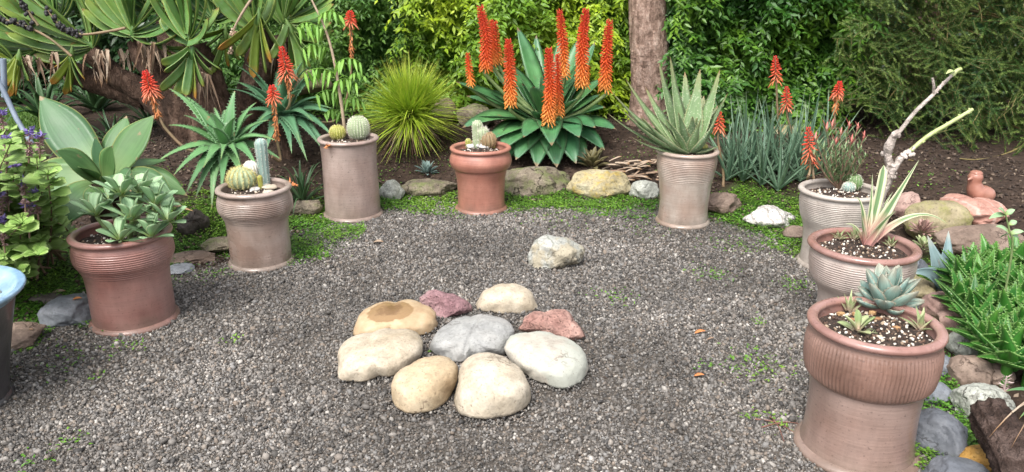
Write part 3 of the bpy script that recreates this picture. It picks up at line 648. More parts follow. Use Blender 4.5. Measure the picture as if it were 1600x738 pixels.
bank = MB()                                      # gravel heaped against the feet of the stones
for o in [o for o in COL.objects if o.name.startswith('river_stone')]:
    V = np.array([v.co[:] for v in o.data.vertices])+np.array(o.location); low = V[np.abs(V[:, 2]-.012) < .012]
    q = low[rng.integers(0, len(low), 420)]; cc_ = V[:, :2].mean(0); dirn = nrm(q[:, :2]-cc_); off = rng.uniform(-.004, .026, len(q))
    P = np.column_stack([q[:, :2]+dirn*off[:, None], .002+rng.random(len(q))*(.016-off*.5)]); pebbles(bank, P, rng.uniform(.003, .0075, len(q)), 77)
bank.build('gravel', bpy.data.materials['gravel_stone'], loc=(0, 0, 0), label='gravel chips heaped against the feet of the ring stones', cat='gravel', kind='stuff')
BG = 'rocks edging the garden beds'
for lab, bb, st, kw in [
 ('flat topped blue grey rock beside the leaning red pot', (70,461,146,514), 'bluegrey', dict(facets=6, blocky=.3)),
 ('low rounded brown grey rock by the dark blue rimmed pot', (-8,505,70,545), 'brown', dict(k=.5)),
 ('small flat brown stone lying in ground cover by the blue rim', (50,458,96,473), 'dark', dict(k=.35, facets=4)),
 ('dark brown rock behind the left red pot', (281,326,324,370), 'dark', dict(facets=4)),
 ('flat mossy grey slab left of the shiny brown cactus pot', (318,369,372,397), 'mossy', dict(k=.4, facets=3)),
 ('flat dull brown slab between the two left pots', (268,392,335,413), 'brown', dict(k=.3, facets=3)),
 ('thin blue grey slab at the gravel edge right of the left red pot', (262,411,304,428), 'bluegrey', dict(k=.3)),
 ('dark greenish rock right of the shiny brown cactus pot', (456,309,503,338), 'mossy', dict()),
 ('square grey rock right of the tall straight pot', (594,281,632,317), 'granite', dict(facets=5, blocky=.3)),
 ('long low mossy tan rock left of the terracotta pot', (629,278,714,309), 'mossy', dict(k=.6)),
 ('wide rough mossy grey rock right of the terracotta pot', (780,257,886,308), 'mossy', dict(blocky=.35, facets=4)),
 ('rounded rock with yellow lichen below the orange spiked aloe', (890,264,990,313), 'lichen', dict(facets=5, dent=[(.25,.06,.15,.2)])),
 ('pale grey rock half behind the silvery pot', (985,281,1030,314), 'granite', dict(facets=4)),
 ('rough brown rock right of the silvery pot', (1100,301,1157,337), 'brown', dict(facets=7, amp=.2)),
 ('jagged white layered rock between the silvery pots', (1164,321,1244,358), 'white', dict(k=.6, facets=8, amp=.2)),
 ('low brown stone against the back right pot', (1225,352,1262,374), 'brown', dict(k=.5)),
 ('rosy brown round rock behind the pink based striped leaves', (1396,300,1440,345), 'rose', dict()),
 ('big olive tan boulder left of the flat pink slab', (1418,311,1508,377), 'olive', dict(facets=4, k=.85)),
 ('wide brown boulder below the flat pink slab', (1468,348,1595,402), 'brown', dict(k=.7)),
 ('small round dark stone by the blue agave', (1417,402,1451,427), 'slate', dict()),
 ('low olive mossy stone behind the front right pot', (1405,430,1462,470), 'olive', dict(k=.5)),
 ('small blue grey cobble right of the front pot rim', (1414,464,1444,486), 'bluegrey', dict(k=.6)),
 ('round pink boulder under the toothed green aloe', (1441,455,1498,505), 'rose', dict()),
 ('lower dull pink rock touching the round pink boulder', (1466,484,1512,524), 'rose', dict(facets=4)),
 ('light grey veined granite rock beside the toothed aloe', (1484,512,1537,562), 'granite', dict(facets=5)),
 ('smooth reddish brown boulder above the big pale granite rock', (1484,554,1543,611), 'brown', dict(facets=3)),
 ('dark slate stone tucked behind the front pot', (1452,552,1490,592), 'slate', dict()),
 ('blue slate cobble right of the front pot waist', (1434,592,1482,632), 'bluegrey', dict(facets=4)),
 ('large pale green granite rock beside the driftwood', (1489,596,1576,662), 'granite', dict(facets=6, k=.7)),
 ('largest smooth dark slate cobble beside the front pot', (1426,637,1508,718), 'slate', dict(k=.6)),
 ('yellow ochre rock at the foot of the driftwood', (1499,697,1564,742), 'ochre', dict(facets=5)),
 ('smooth grey cobble at the bottom edge beside the front pot', (1442,714,1545,775), 'slate', dict(k=.6)),
 ('small brown stone under the toothed green aloe by the driftwood', (1538,566,1580,602), 'brown', dict()),
]:
    gx_, gy_ = (bb[2]-bb[0])*.06, (bb[3]-bb[1])*.09; kw.setdefault('facets', 4); kw['amp'] = kw.get('amp', .15)+.04
    rock('border_rock', lab, (bb[0]-gx_, bb[1]-gy_, bb[2]+gx_, bb[3]+gy_*.4), st, group=BG, **kw)
rock('boulder', 'big pale tan boulder far behind the red aloe flowers', (414,94,520,140), 'olive', .7, .3, Y=7.0, facets=4, sub=4)
rock('boulder', 'brown mossy boulder at the hedge foot above the terracotta pot', (712,148,772,190), 'mossy', .8, .3, Y=6.7, facets=4)
rock('boulder', 'reddish brown boulder behind the yellow green tussock', (672,142,716,182), 'brown', .8, .3, Y=6.8)
rock('boulder', 'tan yellow boulder behind the blue green aloe clump', (1188,184,1268,226), 'olive', .7, .3, Y=6.3)
rock('boulder', 'rose brown rock between the silvery pot and the aloe clump', (1100,204,1160,234), 'rose', .7, .3, Y=6.2)
o_, c_, s_, _ = rock('stone_slab', 'flat terracotta pink stone slab carrying the clay bird', (1470,304,1580,352), 'terra', .38, .3, facets=6, blocky=.2, cat='stone slab', poly=[(1472,312),(1490,306),(1530,311),(1576,326),(1578,340),(1545,349),(1520,351),(1500,342),(1482,328)])

# clay bird figurine on the slab
clay = simple('clay_glaze', (.28, .12, .085), (.40, .20, .15), 7, .3, .1, 60, coat=.25)
bx, by, bs_ = proj(c_); p0 = G(1534, 302, c_[2]+s_[2]*.75); sc = 1/proj(p0)[2]
t = thing('clay_bird', 'glossy terracotta clay bird with upright neck sitting on the pink slab', 'figurine', p0-[0, 0, .02])
m = MB(); path = spline([p0+np.array([20*sc, 0, -1*sc]), p0+np.array([6*sc, 0, -2*sc]), p0+np.array([-10*sc, -.01, 3*sc]), p0+np.array([-16*sc, -.01, 18*sc]), p0+np.array([-16*sc, -.01, 34*sc])], 26)
uu = np.linspace(0, 1, 26); tube(m, path, np.interp(uu, [0, .05, .15, .3, .5, .62, .75, .9, 1], [2.5, 9, 12.5, 14, 14, 12, 9.5, 11, 8])*sc, 20); m.build('body', clay, t)
m = MB(); lathe(m, [(8.5*sc, -1*sc), (9*sc, 1*sc), (7*sc, 3*sc), (3.5*sc, 4*sc), (0.01*sc, 4.2*sc)], path[-1]+[0, 0, -1*sc], 20, lambda r, z, th: r*(1+.07*np.sin(5*th))); m.build('crest', clay, t)
m = MB(); tube(m, np.array([path[-4]+[-10*sc, -6*sc, 0], path[-4]+[-14*sc, -8*sc, -1*sc], path[-4]+[-16*sc, -9*sc, -2*sc]]), np.array([3, 1.8, .5])*sc, 8); m.build('beak', clay, t)

# ------------------------------------------------------------------ plant pots
PM = {'red': potmat('glaze_red_brown', (.19,.08,.066), (.265,.135,.112), (.05,.025,.02), .32, ashy=(.29,.17,.15)),
      'bronze': potmat('glaze_bronze', (.23,.16,.13), (.31,.235,.20), (.08,.05,.04), .22, ashy=(.40,.335,.30)),
      'umber': potmat('glaze_umber', (.25,.175,.15), (.33,.25,.22), (.06,.035,.03), .30, ashy=(.37,.295,.265)),
      'terracotta': potmat('glaze_terracotta', (.31,.125,.09), (.37,.17,.125), (.14,.06,.045), .38),
      'silver': potmat('glaze_silver', (.33,.27,.23), (.42,.375,.33), (.14,.09,.07), .24, ashy=(.31,.21,.165)),
      'ash': potmat('glaze_ash', (.34,.29,.255), (.43,.385,.345), (.13,.10,.08), .4),
      'ashpink': potmat('glaze_ash_pink', (.34,.265,.235), (.42,.355,.32), (.12,.08,.065), .4),
      'clay': potmat('glaze_clay_brown', (.205,.127,.102), (.265,.18,.15), (.05,.03,.025), .30, ashy=(.31,.225,.195)),
      'rimred': potmat('glaze_rim_red', (.25,.13,.108), (.32,.19,.165), (.10,.05,.04), .20),
      'band': potmat('glaze_band_brown', (.175,.10,.076), (.235,.145,.118), (.05,.03,.025), .30)}
soil_m = NT('potting_mix'); _sv = soil_m.coord(); _n = soil_m.noise(_sv, 70, 4, .7)
soil_m = soil_m.out(soil_m.ramp(_n, [(.35, (.018, .011, .008)), (.55, (.055, .035, .026)), (.7, (.13, .085, .06))]), .9, soil_m.bump(_n, 1., .02))
perl = NT('perlite'); _, _, _r = perl.lv()
perl = perl.out(perl.ramp(_r, [(0., (.05, .03, .022)), (.45, (.13, .075, .05)), (.6, (.40, .31, .22)), (.8, (.62, .57, .5)), (1., (.75, .72, .66))]), .8)
POT = {}
def pot(key, label, foot, H, Rr, Rf, kind, mat, rimmat=None, band='h', nperl=140, waist=.90):
    c = G(*foot); c[2] = H1(c[0], c[1])-.006
    t = thing('plant_pot', label, 'plant pot', c, 'glazed clay pots standing round the gravel court')
    if kind == 'bulge':
        prof = [(0, 1.0*Rf*.95), (.06*H, Rf*.93), (.2*H, Rf*waist), (.45*H, Rf*waist), (.58*H, Rf*waist*1.02), (.66*H, .5*Rf*waist+.48*Rr), (.75*H, Rr*.985), (.85*H, Rr*.99), (.93*H, Rr*.945), (H*.965, Rr*.93)]
        z0, z1 = .62, .92
    elif kind == 'soft':
        prof = [(0, Rf*.96), (.06*H, Rf*.93), (.25*H, Rf*.90), (.5*H, Rf*.94), (.66*H, Rr*.885), (.8*H, Rr*.945), (.9*H, Rr*.955), (.965*H, Rr*.93)]
        z0, z1 = .62, .93
    elif kind == 'cup':
        prof = [(0, Rf*.97), (.06*H, Rf*.92), (.25*H, Rf*.90), (.5*H, Rf*.93), (.63*H, Rf*.99), (.68*H, Rf*1.02), (.71*H, Rr*.96), (.8*H, Rr*1.03), (.88*H, Rr*1.0), (.95*H, Rr*.93), (.965*H, Rr*.93)]
        z0, z1 = 2, 3
    elif kind == 'stepped':
        prof = [(0, Rf*.96), (.05*H, Rf*.925), (.16*H, Rf*.88), (.38*H, Rf*.865), (.55*H, Rf*.89), (.592*H, Rf*.91), (.603*H, Rf*.937), (.64*H, Rr*.95), (.73*H, Rr*.985), (.84*H, Rr*.99), (.92*H, Rr*.955), (.965*H, Rr*.93)]
        z0, z1 = .60, .93
    else:
        prof = [(0, Rf*.96), (.06*H, Rf*.93), (.3*H, Rf*.92), (.7*H, Rr*.90), (.9*H, Rr*.92), (.965*H, Rr*.93)]
        z0, z1 = 2, 3
    zz, r0 = np.array(prof).T; z = np.linspace(0, .965*H, 190)
    pp = spline(np.column_stack([zz, r0]), 400); rz = np.interp(z, pp[:, 0], pp[:, 1])
    zn = z/H; win = np.clip((zn-z0)/.03, 0, 1)*np.clip((z1-zn)/.03, 0, 1)
    if band == 'h': rz = rz+win*.0042*(np.abs(np.sin(np.pi*(zn-z0)/(z1-z0)*13))**.7-.6)
    rz = rz+.00010*np.sin(z*520+H+3*np.sin(z*40))*np.clip((zn-.08)/.05, 0, 1)
    wob = U(0, 6)
    def rf(rr, zz_, th):
        o = rr*(1+.005*np.sin(2*th+wob+zz_*3)+.0025*np.sin(3*th+zz_*9))
        if band == 'v': o = o+.0062*np.interp(zz_, z, win)*(np.abs(np.sin(th*48+.25*np.sin(zz_*60)))**.8-.5)
        elif band == 'h': o = o+.0009*np.interp(zz_, z, win)*np.sin(th*9+zz_*25+2*np.sin(th*3))
        return o
    cutz = int(np.searchsorted(zn, .597)) if kind == 'stepped' else len(z)
    m = MB(); lathe(m, np.column_stack([rz, z])[:cutz], c, 440 if band == 'v' else 128, rf); m.build('body', PM[mat], t)
    if kind == 'stepped': m = MB(); lathe(m, np.column_stack([rz, z])[cutz-1:], c, 440, rf); m.build('shoulder_band', PM['band'], t)
    m = MB(); e = Rf; lathe(m, [(e*.90, .0), (e*1.0, .001), (e*1.02, .008), (e*1.015, .016), (e*.985, .022), (e*.945, .028), (e*.90, .032)], c, 96, lambda r, z, th: r*(1+.006*np.sin(2*th+wob))); m.build('base', PM[mat], t)
    a = np.linspace(-.75*np.pi, 1.25*np.pi, 15); rt = .0155 if Rr < .22 else .017
    ring = [(Rr-rt+rt*1.0*np.cos(q)*1.15, .965*H+rt*.9*(1+np.sin(q))) for q in a]
    rr_in = Rr-2.0*rt; ring = ring+[(rr_in-.002, H*.93), (rr_in-.004, H*.80)]
    m = MB(); lathe(m, ring, c, 96, lambda r, z, th: r*(1+.004*np.sin(2*th+wob)+.003*np.sin(5*th))); m.build('rim', PM[rimmat or mat], t)
    sz = H-.035; th = np.arange(40)*2*np.pi/40; m = MB()
    rings = [(rr_in+.001)*q for q in (0.02, .25, .5, .75, 1.)]
    V = np.array([[c[0]+q*math.cos(x), c[1]+q*math.sin(x), c[2]+sz+.012*(1-(q/rr_in)**2)+.004*math.sin(9*x+q*60)] for q in rings for x in th])
    i, j = np.meshgrid(np.arange(4), np.arange(40), indexing='ij'); j2 = (j+1) % 40
    m.add(V, np.stack([i*40+j, i*40+j2, (i+1)*40+j2, (i+1)*40+j], -1).reshape(-1, 4)); m.build('soil', soil_m, t)
    if nperl:
        q = rr_in*np.sqrt(rng.random(nperl))*.97; x = rng.uniform(0, 6.283, nperl)
        P = np.column_stack([c[0]+q*np.cos(x), c[1]+q*np.sin(x), c[2]+sz+.014*(1-(q/rr_in)**2)])
        m = MB(); pebbles(m, P, rng.uniform(.003, .008, nperl), int(c[0]*100+500)); tag(m.build('soil_chips', perl, t), kind='stuff')
    POT[key] = (c, c[2]+sz, rr_in)
pot(1, 'leaning looking red brown pot with grooved band at the left holding a grey leafed succulent', (212,499), .434, .214, .192, 'bulge', 'red', waist=.93)
pot(2, 'shiny bronze pot with wavy grooved shoulder holding round and columnar cacti', (409,408), .437, .199, .177, 'bulge', 'bronze', waist=.93)
pot(3, 'tall straight sided umber pot holding a cactus ball and a thin feathery stem', (552,334), .524, .198, .198, 'straight', 'umber')
pot(4, 'terracotta pot with smooth cup shaped top in front of the orange spiked aloe', (752,325), .431, .204, .177, 'cup', 'terracotta')
pot(5, 'silvery brown pot with grooved shoulder holding a tall spotted aloe', (1066,347), .476, .196, .173, 'soft', 'silver')
pot(6, 'pale ash grey pot at the back right partly hidden, holding a red tipped shrublet', (1297,412), .43, .215, .179, 'soft', 'ash', nperl=260)
pot(7, 'ash pink pot in the middle of the right row holding knobbly bare stems', (1328,520), .424, .227, .174, 'soft', 'ashpink', 'rimred', nperl=300)
pot(8, 'large red brown pot with vertical ribbed band nearest at the right', (1336,700), .475, .207, .198, 'stepped', 'clay', 'rimred', 'v', nperl=420)

# dark pot with pale blue rim at the left edge
dk = simple('dark_glaze', (.035, .033, .036), (.075, .07, .072), 5, .3, .15, 50, coat=.3)
blu = simple('blue_glaze', (.16, .28, .42), (.32, .46, .58), 9, .22, .12, 40, coat=.4)
c = G(-66, 632); c[2] = 0
t = thing('glazed_pot', 'dark glazed pot with a flared pale blue rim at the left edge', 'plant pot', c)
sR = 1/proj(c)[2]
m = MB(); lathe(m, spline([(.165, 0), (.172, .02), (.19, .12), (.228, .28), (.262, .41)], 40), c, 64); m.build('body', dk, t)
m = MB(); lathe(m, [(.16, .0), (.182, .003), (.186, .014), (.172, .024)], c, 64); m.build('base', dk, t)
m = MB(); lathe(m, spline([(.262, .405), (.275, .418), (.296, .436), (.301, .446), (.294, .453), (.270, .446), (.245, .425), (.17, .405)], 40), c, 64); m.build('rim', blu, t)
m = MB(); lathe(m, [(.20, .416), (.1, .418), (.001, .418)], c, 48); m.build('water', simple('bowl_water', (.18, .24, .27), (.24, .30, .33), 3, .05, .02, 12), t)
m = MB(); q = np.array([[c[0]+.19*math.cos(a), c[1]+.19*math.sin(a), .422] for a in (.1, .5, -.4, 1.1, 2.0, 3.1)])
tag(MB.build(pebbles(m, q, np.full(6, .022), 9, np.full(6, .9), 2), 'pebbles', RM['granite'], t), kind='stuff')
# ------------------------------------------------------------------ plants
def arc(b, tip, lift=.3, n=12, side=0, drop=0):
    b, tip = np.asarray(b, float), np.asarray(tip, float); d = tip-b; L = np.linalg.norm(d)
    ctl = b+d*.5+np.array([0, 0, lift*L])+nrm(np.cross(d, [0, 0, 1.]))*side*L
    p = bez(b, ctl, tip, n)
    if drop: p[:, 2] -= drop*L*np.linspace(0, 1, n)**3
    return p
def leaf_part(t, mat, path, width, wf=W_TAPER, name='leaf', parent=None, **kw):
    m = MB(); leaf(m, path, width, wf, **kw); return m.build(name, mat, parent or t)
def rosette(t, mat, c, n, L, W, e0, e1, wf=W_TAPER, lift=.2, chan=.4, thick=.35, teeth=0, tooth=.006, base_r=.03, seed=1, az0=0, n_pts=12, droop=0, name='leaf', jl=.12, one=None):
    r = np.random.default_rng(seed)
    for i in range(n):
        u = i/max(1, n-1); az = az0+i*2.39996+r.normal()*.12; el = R(e0+(e1-e0)*u)+r.normal()*.06
        l = L*(.62+.38*np.sin(np.pi*(.25+.6*(1-u))))*(1+r.normal()*jl)
        d = np.array([math.cos(az)*math.cos(el), math.sin(az)*math.cos(el), math.sin(el)])
        b = np.asarray(c)+np.array([math.cos(az), math.sin(az), 0])*base_r*(1-u*.8)+[0, 0, base_r*.9*u]
        p = arc(b, b+d*l, lift, n_pts, r.normal()*.04, droop)
        up = np.array([-math.cos(az)*.6, -math.sin(az)*.6, 1.]) if el < 1.2 else np.array([-math.cos(az), -math.sin(az), .3])
        if one is not None: leaf(one, p, W*(1+r.normal()*.08), wf, up, chan, thick, teeth, tooth)
        else: leaf_part(t, mat, p, W*(1+r.normal()*.08), wf, name, up=up, chan=chan, thick=thick, teeth=teeth, tooth=tooth)
flo_m = NT('red_flower'); _a, _b, _r = flo_m.lv()
flo_m = flo_m.out(flo_m.mix(_r, flo_m.ramp(_a, [(0., (.72, .24, .09)), (.3, (.78, .085, .04)), (1., (.70, .022, .02))]), flo_m.ramp(_a, [(0., (.78, .33, .2)), (.4, (.82, .14, .07)), (1., (.76, .04, .03))])), .45, trans=.2)
spk_m = NT('orange_flower'); _a, _b, _r = spk_m.lv()
_o = spk_m.n('ShaderNodeObjectInfo').node.outputs['Random']
_a = spk_m.math('POWER', _a, spk_m.math('ADD', .65, spk_m.math('MULTIPLY', _o, .9)))
spk_m = spk_m.out(spk_m.mix(.55, spk_m.ramp(_a, [(0., (.88, .36, .08)), (.14, (.84, .22, .04)), (.35, (.74, .10, .02)), (1., (.56, .045, .018))]), spk_m.ramp(_r, [(0., .55), (1., 1.4)]), 'MULTIPLY'), .42, trans=.12)
dead_m = leafmat('dry_leaf', (.22, .13, .08), (.46, .37, .28), tip=(.30, .17, .08), rough=.8, trans=.1)
dflo_m = leafmat('dry_flower', (.50, .17, .05), (.62, .26, .10), rough=.7, trans=.1)
stk_m = simple('flower_stalk', (.15, .12, .06), (.26, .17, .10), 15, .6)
gst_m = simple('green_stalk', (.12, .18, .06), (.19, .25, .10), 15, .55)
def poker(path, Rr, n, Lf, mb, fat=.011, seed=0, taper=.55, open_base=.15, d0=1.15, sl=1.55, ex=1.3):
    """florets all round an axis that runs from the base (0) to the top (1)"""
    r = np.random.default_rng(seed); m = len(path); t = np.linspace(0, 1, m)
    T = nrm(np.gradient(path, axis=0))
    for i in range(n):
        u = (i+.5)/n; c = np.array([np.interp(u, t, path[:, q]) for q in range(3)]); ax = np.array([np.interp(u, t, T[:, q]) for q in range(3)])
        a = i*2.39996; s1 = nrm(np.cross(ax, [.3, 1, .2])); s2 = np.cross(ax, s1)
        out = s1*math.cos(a)+s2*math.sin(a); prof = (1-taper*u**ex)
        droop = d0-sl*u+r.normal()*.12
        if u > .93: droop = -1.2
        d = nrm(out-ax*droop); l = Lf*prof*(1+r.normal()*.12); w = fat*(.8+.2*prof)
        tip = c+out*Rr*.30*prof+d*l
        b0 = c+out*Rr*.18*prof; mid = (b0+tip)/2+out*Rr*.12-np.array([0, 0, 0])
        P = np.array([b0, mid, tip]); e1 = nrm(np.cross(d, ax+[.01, 0, 0])); e2 = np.cross(d, e1)
        ww = [w*.35, w*.5, w*(.5 if u < open_base else .28)]
        V = []
        for p_, w_ in zip(P, ww):
            for q in range(4): V.append(p_+w_*(math.cos(q*1.5708)*e1+math.sin(q*1.5708)*e2))
        f = [[k*4+q, k*4+(q+1) % 4, k*4+4+(q+1) % 4, k*4+4+q] for k in range(2) for q in range(4)]+[[8, 9, 10, 11]]
        mb.add(V, f, [u, .5, r.random()])
    return mb

# -- fan aloe tree
fa_m = leafmat('fan_aloe_leaf', (.055, .15, .04), (.135, .265, .06), tip=(.23, .30, .06), edge=(.33, .40, .10), edge_at=.84, rough=.40, trans=.08, patch=((.11, .20, .035), (.18, .28, .06)), dust=(.17, .27, .13), mottle=.45, scar=(.22, .13, .05))
fy_m = leafmat('fan_aloe_leaf_yellow', (.16, .25, .035), (.27, .33, .05), tip=(.42, .20, .04), rough=.45, trans=.12, tipat=.7)
fbark = barkmat('fan_aloe_bark', (.03, .018, .012), (.065, .038, .026), (.13, .085, .062), (1, 1, .5), 1.4)
YF = 6.0
fb = A(318, 262, YF); fb[2] = H1(fb[0], fb[1])-.03
ft = thing('fan_aloe_tree', 'thick brown trunked fan aloe with grey green leaf fans at the upper left', 'tree', fb)
m = MB()
def limb(pts, rad, seed, k=22):
    P = np.array([A(x, y, YF+dy) if not isinstance(x, np.ndarray) else x for x, y, dy in pts]); n = 36
    tube(m, spline(P, n), np.interp(np.linspace(0, 1, n), np.linspace(0, 1, len(rad)), rad), k, rough=.045, seed=seed)
limb([(330,282,0),(318,245,0),(285,195,.02),(235,150,.05),(180,118,.05),(140,80,.0)], [.26,.21,.14,.10,.085,.07], 1)
limb([(320,250,.05),(300,195,.0),(265,140,.0),(228,95,.0),(212,62,.0)], [.22,.17,.11,.09,.07], 2)
limb([(325,255,.0),(335,200,-.05),(330,150,-.05),(318,105,-.05),(305,70,-.05)], [.23,.18,.13,.11,.08], 3)
limb([(345,262,.1),(368,205,.1),(392,150,.1),(405,100,.05),(402,45,.05)], [.22,.16,.12,.11,.08], 4)
limb([(360,250,.2),(415,190,.25),(432,130,.25),(440,60,.2)], [.16,.12,.10,.08], 5)
limb([(230,150,.1),(150,128,.15),(90,100,.2),(55,70,.2)], [.11,.09,.08,.07], 6)
limb([(310,140,.2),(270,80,.35),(262,10,.4),(262,-40,.4)], [.12,.1,.08,.07], 7)
m.build('trunk', fbark, ft)
def fan(bx, by, dy, a0, a1, n, L, W=.078, yaw=0, curve=.22, seed=0, ymix=0., lean=.0):
    r = np.random.default_rng(seed); b = A(bx, by, YF+dy); s = 1/proj(b)[2]
    am = R((a0+a1)/2); mm = MB(); tp = b+np.array([math.cos(am), 0, math.sin(am)])*.09
    tube(mm, np.array([b-(tp-b)*.8, b-(tp-b)*.2, b*.6+tp*.4, b*.3+tp*.7]), [.006, .022, .022, .008], 8)
    fo = mm.build('leaf_fan', fa_m, ft)
    for i in range(n):
        u = i/(n-1); a = R(a0+(a1-a0)*u); am_ = (u-.5)*2
        l = L*s*(1-.22*abs(am_)**2)*r.uniform(.85, 1.12)
        d = np.array([math.cos(a), 0, math.sin(a)]); dm = np.array([math.cos(am), 0, math.sin(am)])
        st = b+dm*(.07*(1-abs(am_))-.03)+d*.008+np.array([0, r.normal()*.014+yaw*.03*am_, 0])
        dirY = np.array([0, yaw*.4*am_+r.normal()*.26+lean, 0]); a += r.normal()*.07
        tip = st+(d+dirY)*l; a2 = a+R(32)*am_*(1 if math.sin(am) > -.2 else -.4); d2 = np.array([math.cos(a2), 0, math.sin(a2)])
        p = bez(st, st+(d2*.52+dirY*.4)*l, tip, 14)
        nn = nrm(np.array([-math.sin(a), 0, math.cos(a)])*(-1 if am_ > 0 else 1)+[0, -.75+r.normal()*.35, 0.15])
        yel = r.random() < ymix
        leaf_part(ft, fy_m if yel else fa_m, p, W*r.uniform(.85, 1.15), W_STRAP, parent=fo, up=nn, chan=.18, thick=.34)
fan(142, 70, 0.0, 84, 186, 14, 128, seed=1, yaw=.3, lean=-.08)
fan(208, 50, -.1, 4, 150, 14, 112, seed=2, yaw=.2, lean=-.1)
fan(296, 62, -.25, 42, 140, 12, 86, seed=3, yaw=.8, lean=-.1)
fan(300, 82, -.30, 205, 318, 9, 58, .075, seed=4, yaw=.8, ymix=.35, lean=-.25)
fan(398, 42, -.1, 50, 150, 9, 80, seed=5, yaw=.6)
fan(404, 28, -.2, 226, 296, 7, 84, .075, seed=6, yaw=.5, ymix=.4, lean=-.2)
fan(446, 34, 0.1, -14, 112, 17, 92, seed=7, yaw=.3)
fan(452, 44, .0, 248, 330, 6, 68, .07, seed=8, yaw=.6, lean=-.15)
fan(58, 74, .05, 96, 196, 18, 108, seed=9, yaw=.3, lean=-.05)
fan(262, 10, .35, 40, 150, 12, 90, seed=10, yaw=.5)
fan(358, 6, .2, 40, 140, 11, 96, seed=11, yaw=.6)
fan(90, 28, .2, 60, 168, 12, 96, seed=12, yaw=.4)
fan(180, 8, .3, 50, 150, 11, 90, seed=13)
fan(18, 96, -.1, 130, 200, 8, 70, seed=14, ymix=.4)
fan(352, 52, .0, 195, 330, 8, 48, .06, seed=15, yaw=.6, ymix=.25, lean=-.1)
fan(112, 88, -.1, 215, 300, 6, 52, .058, seed=16, ymix=.8, lean=-.2)
fan(30, 92, -.15, 225, 290, 6, 50, .058, seed=17, ymix=.6, lean=-.2)
fan(335, 28, .3, 20, 160, 15, 80, seed=21, yaw=.4)
fan(120, 14, .35, 20, 170, 16, 90, seed=22, yaw=.4)
fan(228, 14, .4, 30, 160, 15, 90, seed=23, yaw=.4)
fan(10, 40, .2, 40, 170, 15, 90, seed=24, yaw=.4)
fan(400, 0, .3, 20, 170, 15, 80, seed=25, yaw=.4)
fan(250, 72, -.1, 318, 352, 3, 46, .055, seed=18, ymix=.6)
m = MB()
for (x, y, w, l, n, dy) in ((236,68,34,62,22,-.12),(152,82,34,48,18,-.05),(46,92,26,52,14,-.1),(318,112,22,62,14,-.2),(84,84,24,52,10,0),(402,70,26,58,12,.1),(438,70,20,60,10,.1),(200,82,24,44,10,.1)):
    for i in range(int(n*1.2)):
        b = A(x+U(-w, w)*.6, y+U(-6, 6), YF+dy+U(-.08, .08)); s = 1/proj(b)[2]; e = b+np.array([U(-.07, .07), U(-.08, .04), -l*s*U(.5, 1.1)])
        leaf(m, arc(b, e, 0, 9, U(-.2, .2)), U(.012, .032), W_TAPER, (U(-.4, .4), -1, 0), U(.3, 1.2), .1, twist=U(-2.2, 2.2))
m.build('dead_leaves', dead_m, ft)
pod_m = simple('seed_pod', (.012, .011, .012), (.032, .03, .033), 30, .6)
for (pts, a, b, n) in (([(196,44),(165,50),(130,54),(105,48),(88,34),(72,14)], .42, 1., 75), ([(112,88),(80,62),(48,44),(20,34),(-10,28)], .5, 1., 60), ([(60,40),(45,20),(34,6),(26,-15)], .1, 1., 40), ([(400,-10),(384,12),(368,40),(362,60),(358,84)], .6, 1., 26)):
    P = spline([A(x, y, YF-.35) for x, y in pts], 30); m = MB(); tube(m, P, np.linspace(.011, .006, 30), 6); so = m.build('seed_stalk', stk_m if pts[0][0] != 400 else dead_m, ft)
    m = MB()
    for i in range(n):
        u = a+(b-a)*rng.random(); c = np.array([np.interp(u, np.linspace(0, 1, 30), P[:, q]) for q in range(3)])+np.clip(rng.normal(size=3)*.013, -.019, .019)
        blob(m, c, np.array([.013, .013, .016]) if pts[0][0] != 400 else np.array([.01, .01, .012]), 1, .15, 2, i)
    m.build('seed_pods', pod_m if pts[0][0] != 400 else dead_m, so)

